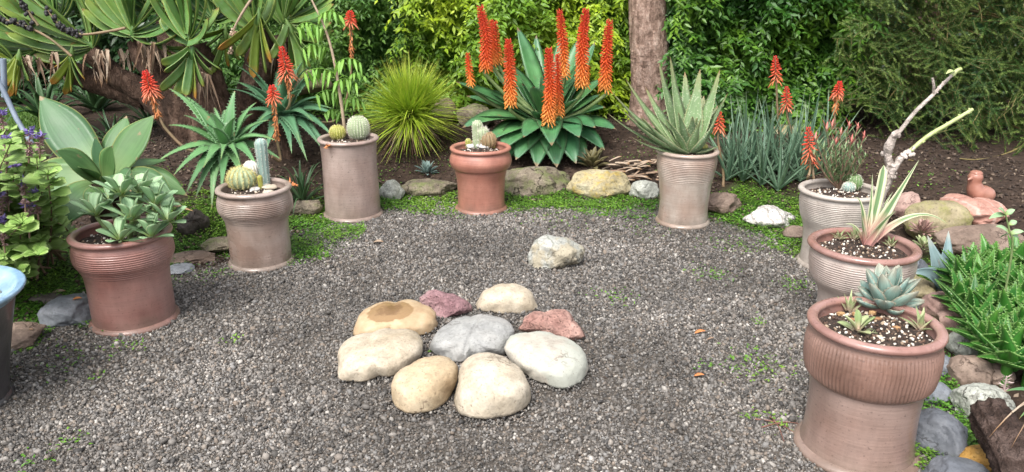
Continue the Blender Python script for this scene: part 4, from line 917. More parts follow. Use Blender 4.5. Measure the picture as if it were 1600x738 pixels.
# -- big paddle leaved agave behind the left pot
ag_m = leafmat('agave_leaf', (.052, .135, .048), (.088, .18, .055), edge=(.30, .34, .10), rough=.5, trans=.06, mottle=.2, patch=((.05, .12, .06), (.09, .18, .055)), base=(.18, .28, .10), edge_at=.93, scar=(.24, .17, .09))
ab = A(163, 330, 4.0); ab[2] = H1(ab[0], ab[1])
at_ = thing('agave_plant', 'large smooth agave with broad grey green paddle leaves behind the left red pot', 'agave', ab)
core = A(165, 285, 3.98)
W_AGPT = lambda t: np.clip(np.where(t < .5, .5+.5*np.sin(np.pi/2*np.clip(t/.5, 0, 1)), np.cos(np.pi/2*np.clip((t-.5)/.5, 0, 1))**1.05), .01, 1)
m = MB(); tube(m, spline([ab-[0, 0, .05], (ab+core)/2, core], 14), np.linspace(.10, .07, 14), 14, rough=.06); m.build('stem', fbark, at_)
for (x, y, Y, w, lift, up, yf) in [(62,150,4.25,.235,.02,(.3,-.9,.4),0),(198,181,4.3,.16,.03,(0,-1,.3),0),(241,180,4.12,.20,.02,(-.3,-.9,.4),0),(148,214,4.0,.07,.02,(.2,-1,.2),0),(122,262,3.78,.10,.12,(.1,-.5,1),0),
        (86,236,3.78,.15,.10,(.4,-.55,.8),0),(34,318,3.9,.30,.22,(.25,-.75,.7),0),(98,356,3.72,.2,.25,(.15,-.7,.7),0),(276,322,3.85,.20,.25,(-.3,-.6,.75),0),(293,306,4.05,.18,.28,(-.35,-.5,.8),0),
        (262,250,4.3,.17,.1,(-.4,-.7,.6),0),(176,228,3.85,.12,.05,(0,-.9,.5),0),(205,300,3.6,.13,.3,(0,-.3,1),0),(150,340,3.7,.14,.3,(0,-.4,1),0),(110,200,4.4,.16,.05,(.3,-.9,.3),0)]:
    tip = A(x, y, Y); b = core+nrm(tip-core)*[.05, .05, .03]
    leaf_part(at_, ag_m, arc(b, tip, lift, 16), w, W_AGPT, up=up, chan=.22, thick=.10, k=7)
leaf_part(at_, dead_m, arc(core-[0,0,.1], A(302, 330, 3.85), .1, 12), .09, W_TAPER, 'dry_leaf', up=(0,-.6,.8), chan=.5, thick=.2)

# -- succulent in the left pot
suc_m = leafmat('blue_paddle_leaf', (.23, .38, .20), (.33, .49, .27), edge=(.50, .54, .30), rough=.5, trans=.08, mottle=.2, base=(.24, .30, .06), edge_at=.9)
c, sz, rin = POT[1]; cc = np.array([c[0]+.02, c[1], sz])
st_ = thing('succulent_plant', 'blue green succulent with small paddle leaves spilling over the left red pot', 'succulent', cc)
m = MB(); heads = []
for (dx, dy, hz) in ((0,.02,.20),(-.10,-.03,.12),(.07,-.06,.11),(-.09,.08,.15),(.13,.05,.14),(.04,-.13,.04),(.16,-.09,.04),(.20,.0,.08),(.05,.10,.18)):
    h = cc+np.array([dx, dy, hz]); heads.append(h); tube(m, spline([cc+[dx*.3, dy*.3, -.01], cc+[dx*.7, dy*.7, hz*.5], h], 8), np.linspace(.012, .009, 8), 6)
m.build('stems', gst_m, st_)
for i, h in enumerate(heads):
    mm = MB(); rosette(None, None, h, 9, .125, .055, 2, 66, W_SPOON, .10, .25, .10, seed=i+40, base_r=.008, one=mm, n_pts=10); mm.build('leaf_rosette', suc_m, st_)

# -- toothed aloes on the left
al_m = leafmat('aloe_leaf', (.085, .21, .08), (.14, .29, .11), tip=(.16, .26, .09), edge=(.16, .29, .14), rough=.42, trans=.06, mottle=.3, scar=(.27, .17, .08))
def aloe(label, core, tips, mat, width, ground, wf=W_TAPER, lift=.22, teeth=14, tooth=.011, extra=10, L=.3, seed=0, chan=.5, thick=.3, drop=0, ex=(15, 60), stemr=.04, name='aloe_plant'):
    t = thing(name, label, 'aloe', ground); core = np.asarray(core)
    if core[2]-ground[2] > .06:
        m = MB(); tube(m, spline([np.array(ground)-[0, 0, .03], (np.array(ground)*.5+core*.5), core], 10), stemr, 10, rough=.08); m.build('stem', fbark, t)
    for tp in tips:
        x, y, Y = tp[:3]; w = tp[3] if len(tp) > 3 else width; lf = tp[4] if len(tp) > 4 else lift
        tip = A(x, y, Y); d = tip-core; b = core+nrm(d*[1, 1, .3])*min(.04, stemr)
        up = np.array([-d[0], -d[1], 0])/max(.05, np.hypot(d[0], d[1]))*.8+[0, -.25, 1.0]
        leaf_part(t, mat, arc(b, tip, lf, 14, U(-.05, .05), drop), w, wf, up=up, chan=chan, thick=thick, teeth=teeth, tooth=tooth)
    if extra: rosette(t, mat, core, extra, L, width*.85, ex[0], ex[1], wf, lift, chan, thick, teeth, tooth, base_r=.04, seed=seed)
    return t
c1 = A(353, 226, 4.8)
aloe1 = aloe('soft green toothed aloe behind the shiny brown cactus pot', c1, [(263,138,4.9),(289,150,4.9),(335,168,5.0,.05),(367,142,4.95),(401,160,4.9),(421,188,4.85),(262,196,4.7),(243,255,4.55),(432,220,4.6),(270,276,4.4),(290,305,4.35),(305,312,4.4),(331,326,4.4),(346,300,4.4),(382,285,4.45),(402,262,4.4),(375,255,4.4,.05),(345,250,4.4,.05),(318,262,4.4),(440,250,4.7)], al_m, .098, [c1[0], c1[1]+.05, H1(c1[0], c1[1])], extra=8, L=.26, seed=4, chan=.3)
c2 = A(441, 178, 5.75)
al2_m = leafmat('aloe_leaf_blue', (.058, .155, .08), (.10, .225, .115), tip=(.14, .24, .09), edge=(.13, .25, .13), rough=.42, trans=.06, mottle=.3)
aloe2 = aloe('blue green toothed aloe carrying red flowers, behind the first left aloe', c2, [(368,128,5.9),(388,150,6.0),(376,176,5.6),(434,112,5.9),(468,138,6.0),(505,152,5.7),(536,186,5.5),(522,216,5.4),(503,232,5.35),(470,226,5.3),(456,240,5.3),(405,190,5.4),(385,215,5.4),(415,240,5.3),(520,170,5.8),(490,190,5.35),(480,252,5.2),(520,250,5.3)], al2_m, .105, [c2[0], c2[1]+.05, H1(c2[0], c2[1])], extra=14, L=.42, seed=6, chan=.3)
def red_flower(t, base, pts, Y, head, R_, n=80, L=.05, dead=True, seed=0, dead_len=60):
    """stalk up through photo points, a flower head at its top, withered florets below"""
    P = spline([np.asarray(base)]+[A(x, y, Y) for x, y in pts], 40); s = 1/proj(P[-1])[2]
    m = MB(); tube(m, P, np.linspace(.011, .006, 40), 6); so = m.build('flower_stalk', stk_m, t)
    ln = np.linalg.norm(np.diff(P, axis=0), axis=1)[::-1].cumsum(); k = max(3, int(np.searchsorted(ln, head*s)))
    hp = P[-k-1:]; hp = spline(hp, 16)
    m = MB(); poker(hp, R_*s, n, L*1.12, m, .0092, seed, .82, d0=1.25, sl=2.4, ex=.75); m.build('flower_head', flo_m, so)
    if dead:
        k2 = max(2, int(np.searchsorted(ln, dead_len*s))); dp = P[-k2-k-1:-k]
        if len(dp) > 3:
            m = MB(); q = spline(dp, 40); n2 = 150; u = rng.random(n2); PP = np.stack([np.interp(u, np.linspace(0, 1, 40), q[:, i]) for i in range(3)], 1)
            scatter(m, PP, np.column_stack([rng.normal(size=(n2, 2))*.45, -np.ones(n2)]), rng.normal(size=(n2, 3)), rng.uniform(.025, .05, n2), rng.uniform(.007, .013, n2), .5); m.build('withered_florets', dflo_m, so)
red_flower(aloe1, c1, [(300,236),(262,205),(247,178),(238,150),(227,112)], 4.75, 38, 17, 95, .062, seed=1, dead_len=46)
red_flower(aloe2, c2, [(452,165),(452,140),(448,115),(440,74)], 5.6, 46, 17, 100, .07, seed=2, dead_len=52)
red_flower(aloe1, c1+[.25, .1, -.1], [(438,250),(432,215),(431,185),(425,134)], 4.95, 26, 14, 60, .055, seed=3, dead_len=70)
red_flower(aloe2, c2, [(520,190),(545,140),(549,80),(547,18)], 6.0, 24, 13, 55, .065, seed=4, dead_len=62)

# -- yellow green tussock
gr_m = leafmat('tussock_blade', (.22, .36, .03), (.44, .56, .05), tip=(.50, .54, .09), rough=.45, trans=.25, base=(.13, .17, .03))
tb = A(640, 195, 6.15); tb[2] = H1(tb[0], tb[1])
t = thing('grass_tussock', 'spiky yellow green tussock plant left of the terracotta pot', 'grass plant', tb)
hc = A(640, 182, 6.15); m = MB(); n = 1700
D = rng.normal(size=(n, 3)); D[:, 2] = np.abs(D[:, 2])*.95+rng.normal(size=n)*.45; D = nrm(D)
blades(m, hc+rng.normal(size=(n, 3))*.028, D, rng.uniform(.33, .54, n), .0095, np.where(D[:, 2] > .5, .05, .18)*rng.uniform(.5, 1.5, n)); m.build('blades', gr_m, t)
m = MB(); n = 160; D = nrm(np.column_stack([rng.normal(size=(n, 2)), -.55*np.ones(n)])); blades(m, hc+rng.normal(size=(n, 3))*.03, D, rng.uniform(.25, .4, n), .007, .25); m.build('dry_blades', dead_m, t)
m = MB(); tube(m, [tb-[0, 0, .03], (tb+hc)/2, hc], [.07, .06, .04], 10, rough=.1); m.build('stem', fbark, t)

# -- the big aloe with orange spikes
big_m = leafmat('big_aloe_leaf', (.055, .165, .06), (.10, .24, .08), tip=(.07, .17, .09), edge=(.08, .15, .065), scar=(.20, .13, .07), rough=.40, trans=.04, mottle=.6, patch=((.04, .14, .06), (.075, .215, .07)))
c3 = A(856, 196, 6.25)
tips = [(808,42,6.6,.125,.02),(838,55,6.7,.10,.02),(712,128,6.2,.15,.06),(728,150,6.4,.13,.05),(742,182,5.95,.15,.12),(722,200,5.8,.14,.2),(786,90,6.6,.12,.02),(770,110,6.5,.13,.04),(760,140,6.3,.14,.06),
  (930,66,6.6,.11,.02),(905,60,6.7,.11,.02),(880,50,6.75,.1,.02),(946,120,6.4,.12,.04),(946,168,6.1,.14,.1),(962,202,6.0,.15,.16),(938,148,6.3,.12,.06),(916,262,5.85,.16,.35),(945,235,5.9,.14,.28),
  (870,262,5.7,.17,.3),(900,256,5.75,.17,.32),(838,262,5.7,.16,.3),(806,250,5.75,.17,.28),(782,236,5.75,.17,.25),(776,262,5.9,.15,.3),(760,222,5.8,.15,.2),(930,200,5.8,.15,.18),(905,215,5.7,.16,.25),
  (818,215,5.65,.14,.2),(862,228,5.6,.15,.3),(845,120,6.3,.1,.03),(870,130,6.35,.1,.03),(815,130,6.3,.12,.05),(900,125,6.3,.11,.04)]
bg = np.array([c3[0], c3[1]+.05, H1(c3[0], c3[1])])
bigal = aloe('huge dark green aloe with ten tall orange red flower spikes', c3, tips, big_m, .15, bg, W_AGAVE if False else (lambda t: np.clip(np.where(t < .5, .72+.28*np.sin(np.pi*t), np.cos(np.pi/2*(t-.5)/.5)**.8), .015, 1)*1.32), .15, 16, .010, 12, .42, 9, .26, .14, ex=(8, 70), stemr=.07)
for i, (x0, y0, x1, y1, r_, Y) in enumerate([(753,11,759,108,12,6.1),(766,32,771,100,9,6.25),(773,34,779,98,9,6.3),(731,84,736,134,8,6.2),(793,63,798,164,12,5.9),(874,17,881,118,11,6.2),(858,77,857,190,13,5.8),(870,86,875,180,9,5.95),(912,16,910,133,13,6.05),(953,33,945,139,12,6.1)]):
    top, bot = A(x0, y0, Y), A(x1, y1, Y); s = 1/proj(bot)[2]
    st = spline([c3+[0, -.05, .03], (c3*.45+bot*.55)+np.array([0, 0, -.06]), bot-(top-bot)*.10, bot], 24); m = MB(); tube(m, st, np.linspace(.017, .012, 24), 8); so = m.build('flower_stalk', gst_m, bigal)
    ax = spline([bot, bot*.5+top*.5+rng.normal(size=3)*.009, top+np.array([U(-.02, .02), 0, 0])], 24); m = MB()
    tube(m, ax, np.linspace(r_*s*.36, .006, 24), 8)
    for a_ in m.a: a_[:, 0] = np.linspace(0, 1, len(a_)); 
    n = int(330*(y1-y0)/100*r_/12); poker(ax, r_*s*1.15, int(n*.8), r_*s*.80, m, .0088, i, .55, .2); m.build('flower_spike', spk_m, so)

# -- spotted aloe in the silvery pot
sp_m = leafmat('spotted_aloe_leaf', (.125, .205, .10), (.20, .295, .135), tip=(.25, .27, .12), edge=(.33, .36, .19), rough=.45, trans=.05, mottle=.25, spots=(.36, .42, .28), edge_at=.84, scar=(.26, .16, .08))
c, sz, rin = POT[5]; c5 = np.array([c[0]+.01, c[1], sz+.02])
Yc = c[1]
aloe('grey green spotted aloe with long pointed leaves in the silvery pot', c5, [(1047,88,Yc+.1),(1030,98,Yc+.15),(978,124,Yc+.1),(957,145,Yc-.05),(1008,136,Yc+.2),(1070,112,Yc+.2),(1094,108,Yc+.1),(1125,109,Yc+.05),(1137,146,Yc-.05),(948,176,Yc+.05,.06),(986,214,Yc-.15,.06),(972,172,Yc-.1),(1118,190,Yc-.1),(1060,176,Yc-.14,.075,.1),(1082,182,Yc-.16,.075,.1),(1095,186,Yc-.15,.07),(1122,165,Yc+.15),(1100,150,Yc+.2),(1000,180,Yc-.15),(1020,160,Yc+.25),(1040,186,Yc-.14,.07,.1)], sp_m, .14, c5-[0, 0, .02], wf=lambda t: np.clip((1-t)**.55*(.80+.42*np.sin(np.pi*np.minimum(t*1.3, 1))), .015, 2)*.95, lift=-.14, teeth=16, tooth=.008, extra=3, L=.22, seed=8, chan=.3, thick=.3, ex=(25, 70), drop=0)

# -- thin leaved aloe clump at the right with red flowers
cl_m = leafmat('clump_leaf', (.08, .16, .10), (.14, .23, .145), tip=(.16, .21, .11), edge=(.17, .25, .16), rough=.45, trans=.06, mottle=.25)
kb = GT(1196, 288); t = thing('aloe_plant', 'clump of thin blue green aloe leaves between the two pale pots', 'aloe', kb)
m = MB(); hs = []
for i, (x, y) in enumerate([(1160,285),(1190,292),(1222,290),(1250,285),(1178,270),(1208,272),(1240,270),(1150,270),(1270,275),(1215,300),(1200,255),(1235,255),(1138,262),(1136,284),(1165,258),(1285,262),(1255,262)]):
    g = GT(x, y)
    n_ = 13; r_ = np.random.default_rng(i+70); m = MB()
    for k in range(n_):
        az = k*2.4+i; el = R(28+58*k/n_)+r_.normal()*.08; l = r_.uniform(.32, .56)*(.75+.5*k/n_)
        d = np.array([math.cos(az)*math.cos(el), math.sin(az)*math.cos(el), math.sin(el)]); p = arc(g+[0, 0, .01], g+d*l, .10, 10, r_.normal()*.05)
        leaf(m, p, r_.uniform(.024, .036), W_TAPER, (-math.cos(az), -math.sin(az), .6), .5, .4, 9, .005)
    m.build('leaf_rosette', cl_m, t)
for i, (pts, hd, r_, Y) in enumerate([([(1222,250),(1216,190),(1213,130),(1211,88)], 42, 12, 5.55),([(1232,260),(1236,210),(1230,180),(1229,136)], 36, 11, 5.5),([(1130,270),(1122,220),(1124,200),(1123,170)], 34, 11, 5.4),([(1262,280),(1266,260),(1263,200)], 48, 13, 4.75),([(1308,220),(1304,180),(1312,128)], 22, 13, 5.45),([(1272,285),(1270,262),(1271,243)], 14, 6, 4.8)]):
    b = GT(pts[0][0], min(292, pts[0][1]+22)); red_flower(t, b, pts, Y, hd, r_, 62 if i < 5 else 20, .05 if i != 3 else .06, dead=i in (4,), seed=20+i, dead_len=26)

# -- yuccas / dark strap leaves in the background left, rosette at the far left, low blue rosettes
dk_m = leafmat('strap_leaf_dark', (.035, .085, .035), (.07, .14, .055), rough=.45, trans=.08)
for lab, (x, y), n, L, W, dy in (('dark green strap leaved plant under the fan aloe at the far left', (62,140), 16, .55, .075, 6.9), ('low dark spiky plant in the shade behind the paddle leaved agave', (175,205), 22, .34, .03, 5.9), ('tufty dark green plant in the shade right of the lawn', (110,215), 22, .34, .03, 5.6), ('broad leaved dark green plant behind the leaning fan aloe trunk', (150,165), 20, .6, .08, 7.4), ('shaded dark strap leaved plant beyond the lawn edge', (20,150), 20, .6, .08, 7.8), ('dark spiky plant under the leaning fan aloe trunk', (235,200), 22, .4, .03, 6.6), ('dull green strappy plant below the blue green aloe', (470,285), 20, .36, .026, 5.1)):
    g = A(x, y, dy); g[2] = H1(g[0], g[1]); t = thing('strap_plant', lab, 'plant', g); mm = MB(); rosette(None, None, g, n, L, W, 12, 75, W_TAPER, .2, .4, .2, seed=int(x), one=mm, droop=.25); mm.build('leaves', dk_m, t)
g = GT(497, 318); 
bl_m = leafmat('blue_rosette_leaf', (.13, .20, .19), (.20, .28, .25), rough=.5, trans=.05)
for (x, y, s, lab) in ((668,272,.06,'tiny blue grey rosette plant behind the long mossy tan rock'),(925,262,.10,'dull brown green rosette above the yellow lichen rock')):
    g = GT(x, y); t = thing('rosette_plant', lab, 'plant', g); mm = MB(); rosette(None, None, g, 26, s*1.4, s*.45, 8, 70, W_LEAF, .2, .4, .3, seed=int(x), one=mm); mm.build('leaves', bl_m if x < 900 else leafmat('brown_rosette', (.12,.115,.05), (.2,.17,.08)), t)
# dry leaves heaped by the silvery pot
m = MB()
for i in range(46):
    b = GT(U(935, 1030), U(258, 288))+[0, 0, U(.005, .06)]; th = U(-.6, 1.2); l = U(.06, .19)
    leaf(m, arc(b, b+[l*math.cos(th), U(-.05, .05), l*math.sin(th)*.35], .08, 8, U(-.2, .2)), U(.012, .028), W_STRAP, (U(-.5, .5), U(-.6, 0), 1), U(.2, .6), .15)
m.build('leaf_litter', dead_m, label='heap of dry straw coloured leaves left of the silvery pot', cat='leaf litter', kind='stuff')

# -- purple flowered shrub at the far left
sh_m = leafmat('shrub_leaf', (.30, .46, .13), (.45, .62, .20), tip=(.48, .62, .25), rough=.5, trans=.38, mottle=.25, patch=((.22, .38, .09), (.34, .52, .13)))
pu_m = leafmat('purple_floret', (.16, .11, .36), (.33, .26, .58), rough=.6, trans=.2)
brst = simple('woody_stem', (.16, .10, .07), (.25, .17, .11), 20)
sb = GT(-10, 430); t = thing('flowering_shrub', 'pale green leafy shrub with purple flower spikes at the left edge', 'shrub', sb)
ms, ml = MB(), MB(); PP, DD, NN, LL = [], [], [], []
for i in range(100):
    x, y = U(-110, 92), U(205, 450)
    if x > 40 and y < 250 and U(0, 1) < .75: continue
    if x > 95-abs(y-300)*.35: continue
    e = A(x, y, U(2.95, 3.55)); b = sb+np.array([U(-.25, .25), U(-.2, .35), 0]); P = spline([b, b*.5+e*.5+[0, .04, .02], e], 14); tube(ms, P, np.linspace(.006, .0025, 14), 5)
    for k in range(0, 13, 1 if i % 2 else 2):
        u = .35+.65*k/12; c = np.array([np.interp(u, np.linspace(0, 1, 14), P[:, q]) for q in range(3)])
        for sg in (0, 1):
            az = k*1.57+sg*3.14+i; PP.append(c); DD.append([math.cos(az), math.sin(az), U(-.05, .4)]); NN.append([U(-.3, .3), -.4+U(-.3, .3), 1]); LL.append(U(.055, .092)*(1.1-.4*(k == 12)))
    for k in range(5): az = k*1.257; PP.append(e); DD.append([math.cos(az), math.sin(az), .35]); NN.append([0, -.3, 1]); LL.append(U(.03, .05))
LL = np.array(LL); PP, DD, NN = map(np.array, (PP, DD, NN))
# rounder leaves: two overlapping halves per leaf
for p, d, nn, l in zip(PP, DD, NN, LL): leaf(ml, arc(p, p+nrm(d)*l, .12, 7), l*.80, W_SPOON, nn, .25, .05, k=5)
ms.build('stems', brst, t); ml.build('foliage', sh_m, t)
for i, (x, y, h) in enumerate(((10,225,50),(45,215,40),(8,185,30),(14,285,46),(40,292,40),(6,312,36),(46,328,44),(60,310,34),(8,355,40),(62,222,26),(28,268,30))):
    b = A(x, y+h, 3.1+.03*(i % 4)); e = A(x-2+U(-5, 5), y-8, 3.1+.03*(i % 4)); P = spline([b, (b+e)/2, e], 16); m = MB(); tube(m, P, np.linspace(.004, .002, 16), 5); so = m.build('flower_stalk', brst, t)
    m = MB(); n = 55; u = .25+.75*rng.random(n); Q = np.stack([np.interp(u, np.linspace(0, 1, 16), P[:, q]) for q in range(3)], 1)
    scatter(m, Q, np.column_stack([rng.normal(size=(n, 2)), rng.uniform(-.7, .3, n)]), rng.normal(size=(n, 3)), rng.uniform(.014, .026, n), .009, .4); m.build('withered_florets', leafmat('faded_floret', (.22,.13,.13), (.34,.22,.22)) if i == 0 else bpy.data.materials['faded_floret'], so)
    m = MB(); n = 26; scatter(m, e+rng.normal(size=(n, 3))*.006, np.column_stack([rng.normal(size=(n, 2)), rng.uniform(-.1, .8, n)]), rng.normal(size=(n, 3)), rng.uniform(.018, .032, n), .010, .3); m.build('florets', pu_m, so)

# -- grey blue metal pole at the far left
pole_m = simple('grey_metal', (.17, .21, .27), (.23, .28, .35), 10, .4, .05)
pf = A(48, 222, 5.3); pf[2] = H1(pf[0], pf[1]); t = thing('metal_frame', 'grey blue metal frame leaning on the lawn at the far left', 'metal frame', pf)
m = MB(); tube(m, [A(50, 225, 5.3), A(26, 186, 5.35), A(0, 130, 5.4), A(-30, 70, 5.4)], .018, 10); m.build('leg', pole_m, t)
m = MB(); tube(m, [A(7, 152, 5.41), A(5, 92, 5.42)], .020, 10); tube(m, [A(5, 94, 5.42), A(-40, 112, 5.4)], .016, 10); m.build('crossbar', pole_m, t)
# ------------------------------------------------------------------ cacti and other pot plants
cac_g = leafmat('cactus_green', (.10, .18, .06), (.15, .24, .09), rough=.5, trans=0, mottle=.4)
cac_b = leafmat('cactus_blue', (.22, .32, .29), (.29, .39, .35), rough=.5, trans=0, mottle=.3)
cac_y = leafmat('cactus_yellow', (.28, .29, .05), (.36, .36, .08), rough=.55, trans=0, mottle=.3)
cac_w = leafmat('cactus_pale', (.30, .38, .22), (.38, .45, .28), rough=.6, trans=0, mottle=.3)
cac_t = leafmat('cactus_tan', (.24, .17, .09), (.30, .23, .12), rough=.6, trans=0, mottle=.3)
spw = simple('spine_white', (.62, .58, .48), (.75, .72, .64), 10, .6, .05)
spy = simple('spine_gold', (.55, .47, .16), (.66, .60, .30), 10, .6, .05)
spb = simple('spine_tan', (.36, .20, .10), (.50, .34, .20), 10, .6, .05)
fuzz = simple('cactus_wool', (.62, .59, .52), (.78, .76, .71), 40, .9, .8, 120)
def cactus(label, px, py, w, h, key, ribs, mat, smat, sl, nsp, zoff=0, dyy=0, top_wool=None, sw=.0030, name='cactus', neat=0, cat='cactus'):
    """px,py: middle of the foot in the photograph; w,h in photo pixels"""
    c0, sz, rin = POT[key]; c = G(px, py, sz); 
    dd = c[:2]-c0[:2]; rr = np.hypot(*dd)
    s = proj(c)[2]; a, hh = w/2/s, h/s/math.cos(.3)
    if rr+a*.6 > rin: c[:2] = c0[:2]+dd/rr*(rin-a*.6)
    c[2] = sz+.006
    t = thing(name, label, cat, c)
    th = np.linspace(0, np.pi, 26); e = .75 if hh > 2.2*a else 1.
    if hh > 2.4*a: zz = np.concatenate([np.linspace(0, hh-a, 14), hh-a+a*np.sin(np.linspace(.1, np.pi/2, 9))]); rr_ = np.concatenate([np.linspace(a*.86, a, 14), a*np.cos(np.linspace(.1, np.pi/2, 9))])
    else: zz = hh*(1-np.cos(th[3:]))/2; rr_ = a*np.sin(th[3:])**.85; zz = (zz-zz[0])/(zz[-1]-zz[0])*hh
    rr_ = np.maximum(rr_, .0005)
    rib = lambda r, z, q: r*(1+.10*np.abs(np.cos(q*ribs/2))-.07)
    m = MB(); lathe(m, np.column_stack([rr_, zz]), c, max(36, ribs*6), rib); m.build('body', mat, t)
    m = MB(); V = []; n = nsp
    k = rng.integers(0, ribs, n)*2*np.pi/ribs; zi = rng.random(n)**.8
    if neat: zi = (np.floor(zi*neat)+.5)/neat
    zt = zi*hh*.99; ri = np.interp(zt, zz, rr_)*1.03; nz_ = np.interp(zi, [0, .5, 1], [-.1, .3, 1.])
    Pp = np.column_stack([c[0]+ri*np.cos(k), c[1]+ri*np.sin(k), c[2]+zt])
    D = nrm(np.column_stack([np.cos(k)*(1.05-nz_*.8), np.sin(k)*(1.05-nz_*.8), nz_])+rng.normal(size=(n, 3))*.55)
    sv = nrm(np.cross(D, rng.normal(size=(n, 3))))*sw/2; L = sl*rng.uniform(.5, 1.1, n)[:, None]; s3 = nrm(np.cross(D, sv))*sw/2
    V = np.stack([Pp-sv, Pp+sv, Pp+s3, Pp+D*L], 1).reshape(-1, 3); b = np.arange(n)[:, None]*4
    m.add(V, np.concatenate([b+[[0, 1, 3]], b+[[1, 2, 3]], b+[[2, 0, 3]]])); m.build('spines', smat, t)
    if top_wool: m = MB(); blob(m, c+[0, 0, hh*.97], [a*.5, a*.5, a*.2], 2, .2); m.build('wool', fuzz, t)
    return t, c, a, hh
# pot 2
cactus('round green cactus with golden spines at the left of the shiny brown pot', 378, 296, 42, 32, 2, 16, cac_w, spy, .022, 1500)
cactus('small white woolly cactus behind the golden spined ball', 392, 276, 21, 37, 2, 14, fuzz, spw, .007, 700)
cactus('pale blue column cactus standing in the shiny brown pot', 415, 292, 18, 72, 2, 9, cac_b, spw, .011, 420)
cactus('short yellow cactus stub at the front rim of the shiny brown pot', 408, 298, 8, 22, 2, 8, cac_y, spb, .006, 90)
cactus('small tan cactus stub at the back right of the shiny brown pot', 436, 280, 9, 18, 2, 8, cac_t, spb, .006, 90)
# pot 3
cactus('yellow green cactus ball at the left of the tall straight pot', 521, 217, 24, 21, 3, 18, cac_y, spy, .012, 600)
cactus('round white spined cactus ball at the right of the tall straight pot', 569, 216, 33, 34, 3, 22, cac_w, spw, .011, 1700, neat=14)
# pot 4
cactus('short white ribbed column cactus in the terracotta pot', 744, 228, 16, 40, 4, 13, cac_w, spw, .008, 520)
cactus('pale spiny cactus behind the white column in the terracotta pot', 757, 220, 20, 30, 4, 12, cac_w, spw, .024, 520)
cactus('tan brown spined round cactus at the right of the terracotta pot', 772, 227, 25, 23, 4, 14, cac_t, spb, .014, 800)
cactus('tiny yellow cactus cluster at the left rim of the terracotta pot', 713, 226, 9, 14, 4, 8, cac_y, spw, .005, 80)
cactus('tiny orange yellow cactus at the right rim of the terracotta pot', 792, 224, 9, 14, 4, 8, cac_y, spb, .005, 80)
cactus('small yellow cactus pad beside the tiny cluster at the left rim', 721, 227, 8, 11, 4, 8, cac_y, spw, .005, 60)
# pot 5
cactus('yellow green cactus ball at the left of the silvery pot', 1040, 239, 14, 12, 5, 10, cac_y, spy, .006, 160)
cactus('yellow green cactus ball at the right of the silvery pot', 1104, 238, 14, 13, 5, 10, cac_y, spy, .006, 160)
# pot 6
cactus('small grey blue cactus ball at the front of the ash grey pot', 1325, 302, 19, 15, 6, 14, cac_b, spw, .008, 500)
cactus('low dark green cactus mound at the right of the ash grey pot', 1346, 294, 24, 24, 6, 14, cac_g, spw, .006, 400)
def pebble_in(label, px, py, w, key, style, flat=.6):
    c0, sz, rin = POT[key]; c = G(px, py, sz+.012); a = w/2/proj(c)[2]; dd = c[:2]-c0[:2]; rr = np.hypot(*dd)
    if rr+a > rin: c[:2] = c0[:2]+dd/rr*(rin-a)
    m = MB(); blob(m, c+[0, 0, a*.2], [a, a*.8, a*flat], 3, .25, 1.4, int(px)); m.build('pebble', RM[style], label=label, cat='pebble', loc=c)
pebble_in('cream pebble left of the yellow cactus stub in the shiny brown pot', 399, 298, 18, 2, 'white', .4)
pebble_in('long cream pebble right of the yellow cactus stub', 421, 295, 24, 2, 'cream', .35)
pebble_in('beige pebble at the right back of the shiny brown pot', 425, 283, 16, 2, 'beige', .4)
pebble_in('flat cream pebble at the front rim of the shiny brown pot', 420, 302, 18, 2, 'cream', .35)
pebble_in('white chunky pebble left of the white column cactus', 731, 229, 14, 4, 'white')
pebble_in('wide white pebble in front of the tan brown cactus', 757, 229, 22, 4, 'white', .45)
pebble_in('rounded white stone at the back of the ash grey pot', 1331, 283, 17, 6, 'white', .8)
for key, n_, lab in ((8, 9, 'orange brown bark chips on the soil of the front right pot'),):
    c0, sz, rin = POT[key]; m = MB()
    for i in range(n_):
        q, x = rin*U(.3, .85), U(0, 6.28); c = c0*[1, 1, 0]+[q*math.cos(x), q*math.sin(x), sz+.012]
        V, Fc = ico(1); V = np.sign(V)*np.abs(V)**.6; m.add(c+V@np.array([[math.cos(x), math.sin(x), 0], [-math.sin(x), math.cos(x), 0], [0, 0, 1]])*[1, 1, 1]*np.array([.014, .010, .008]), Fc)
    m.build('bark_chips', simple('bark_chip', (.20, .09, .045), (.42, .26, .12), 25, .8, .6), label=lab, cat='bark chips', kind='stuff', smooth=False)

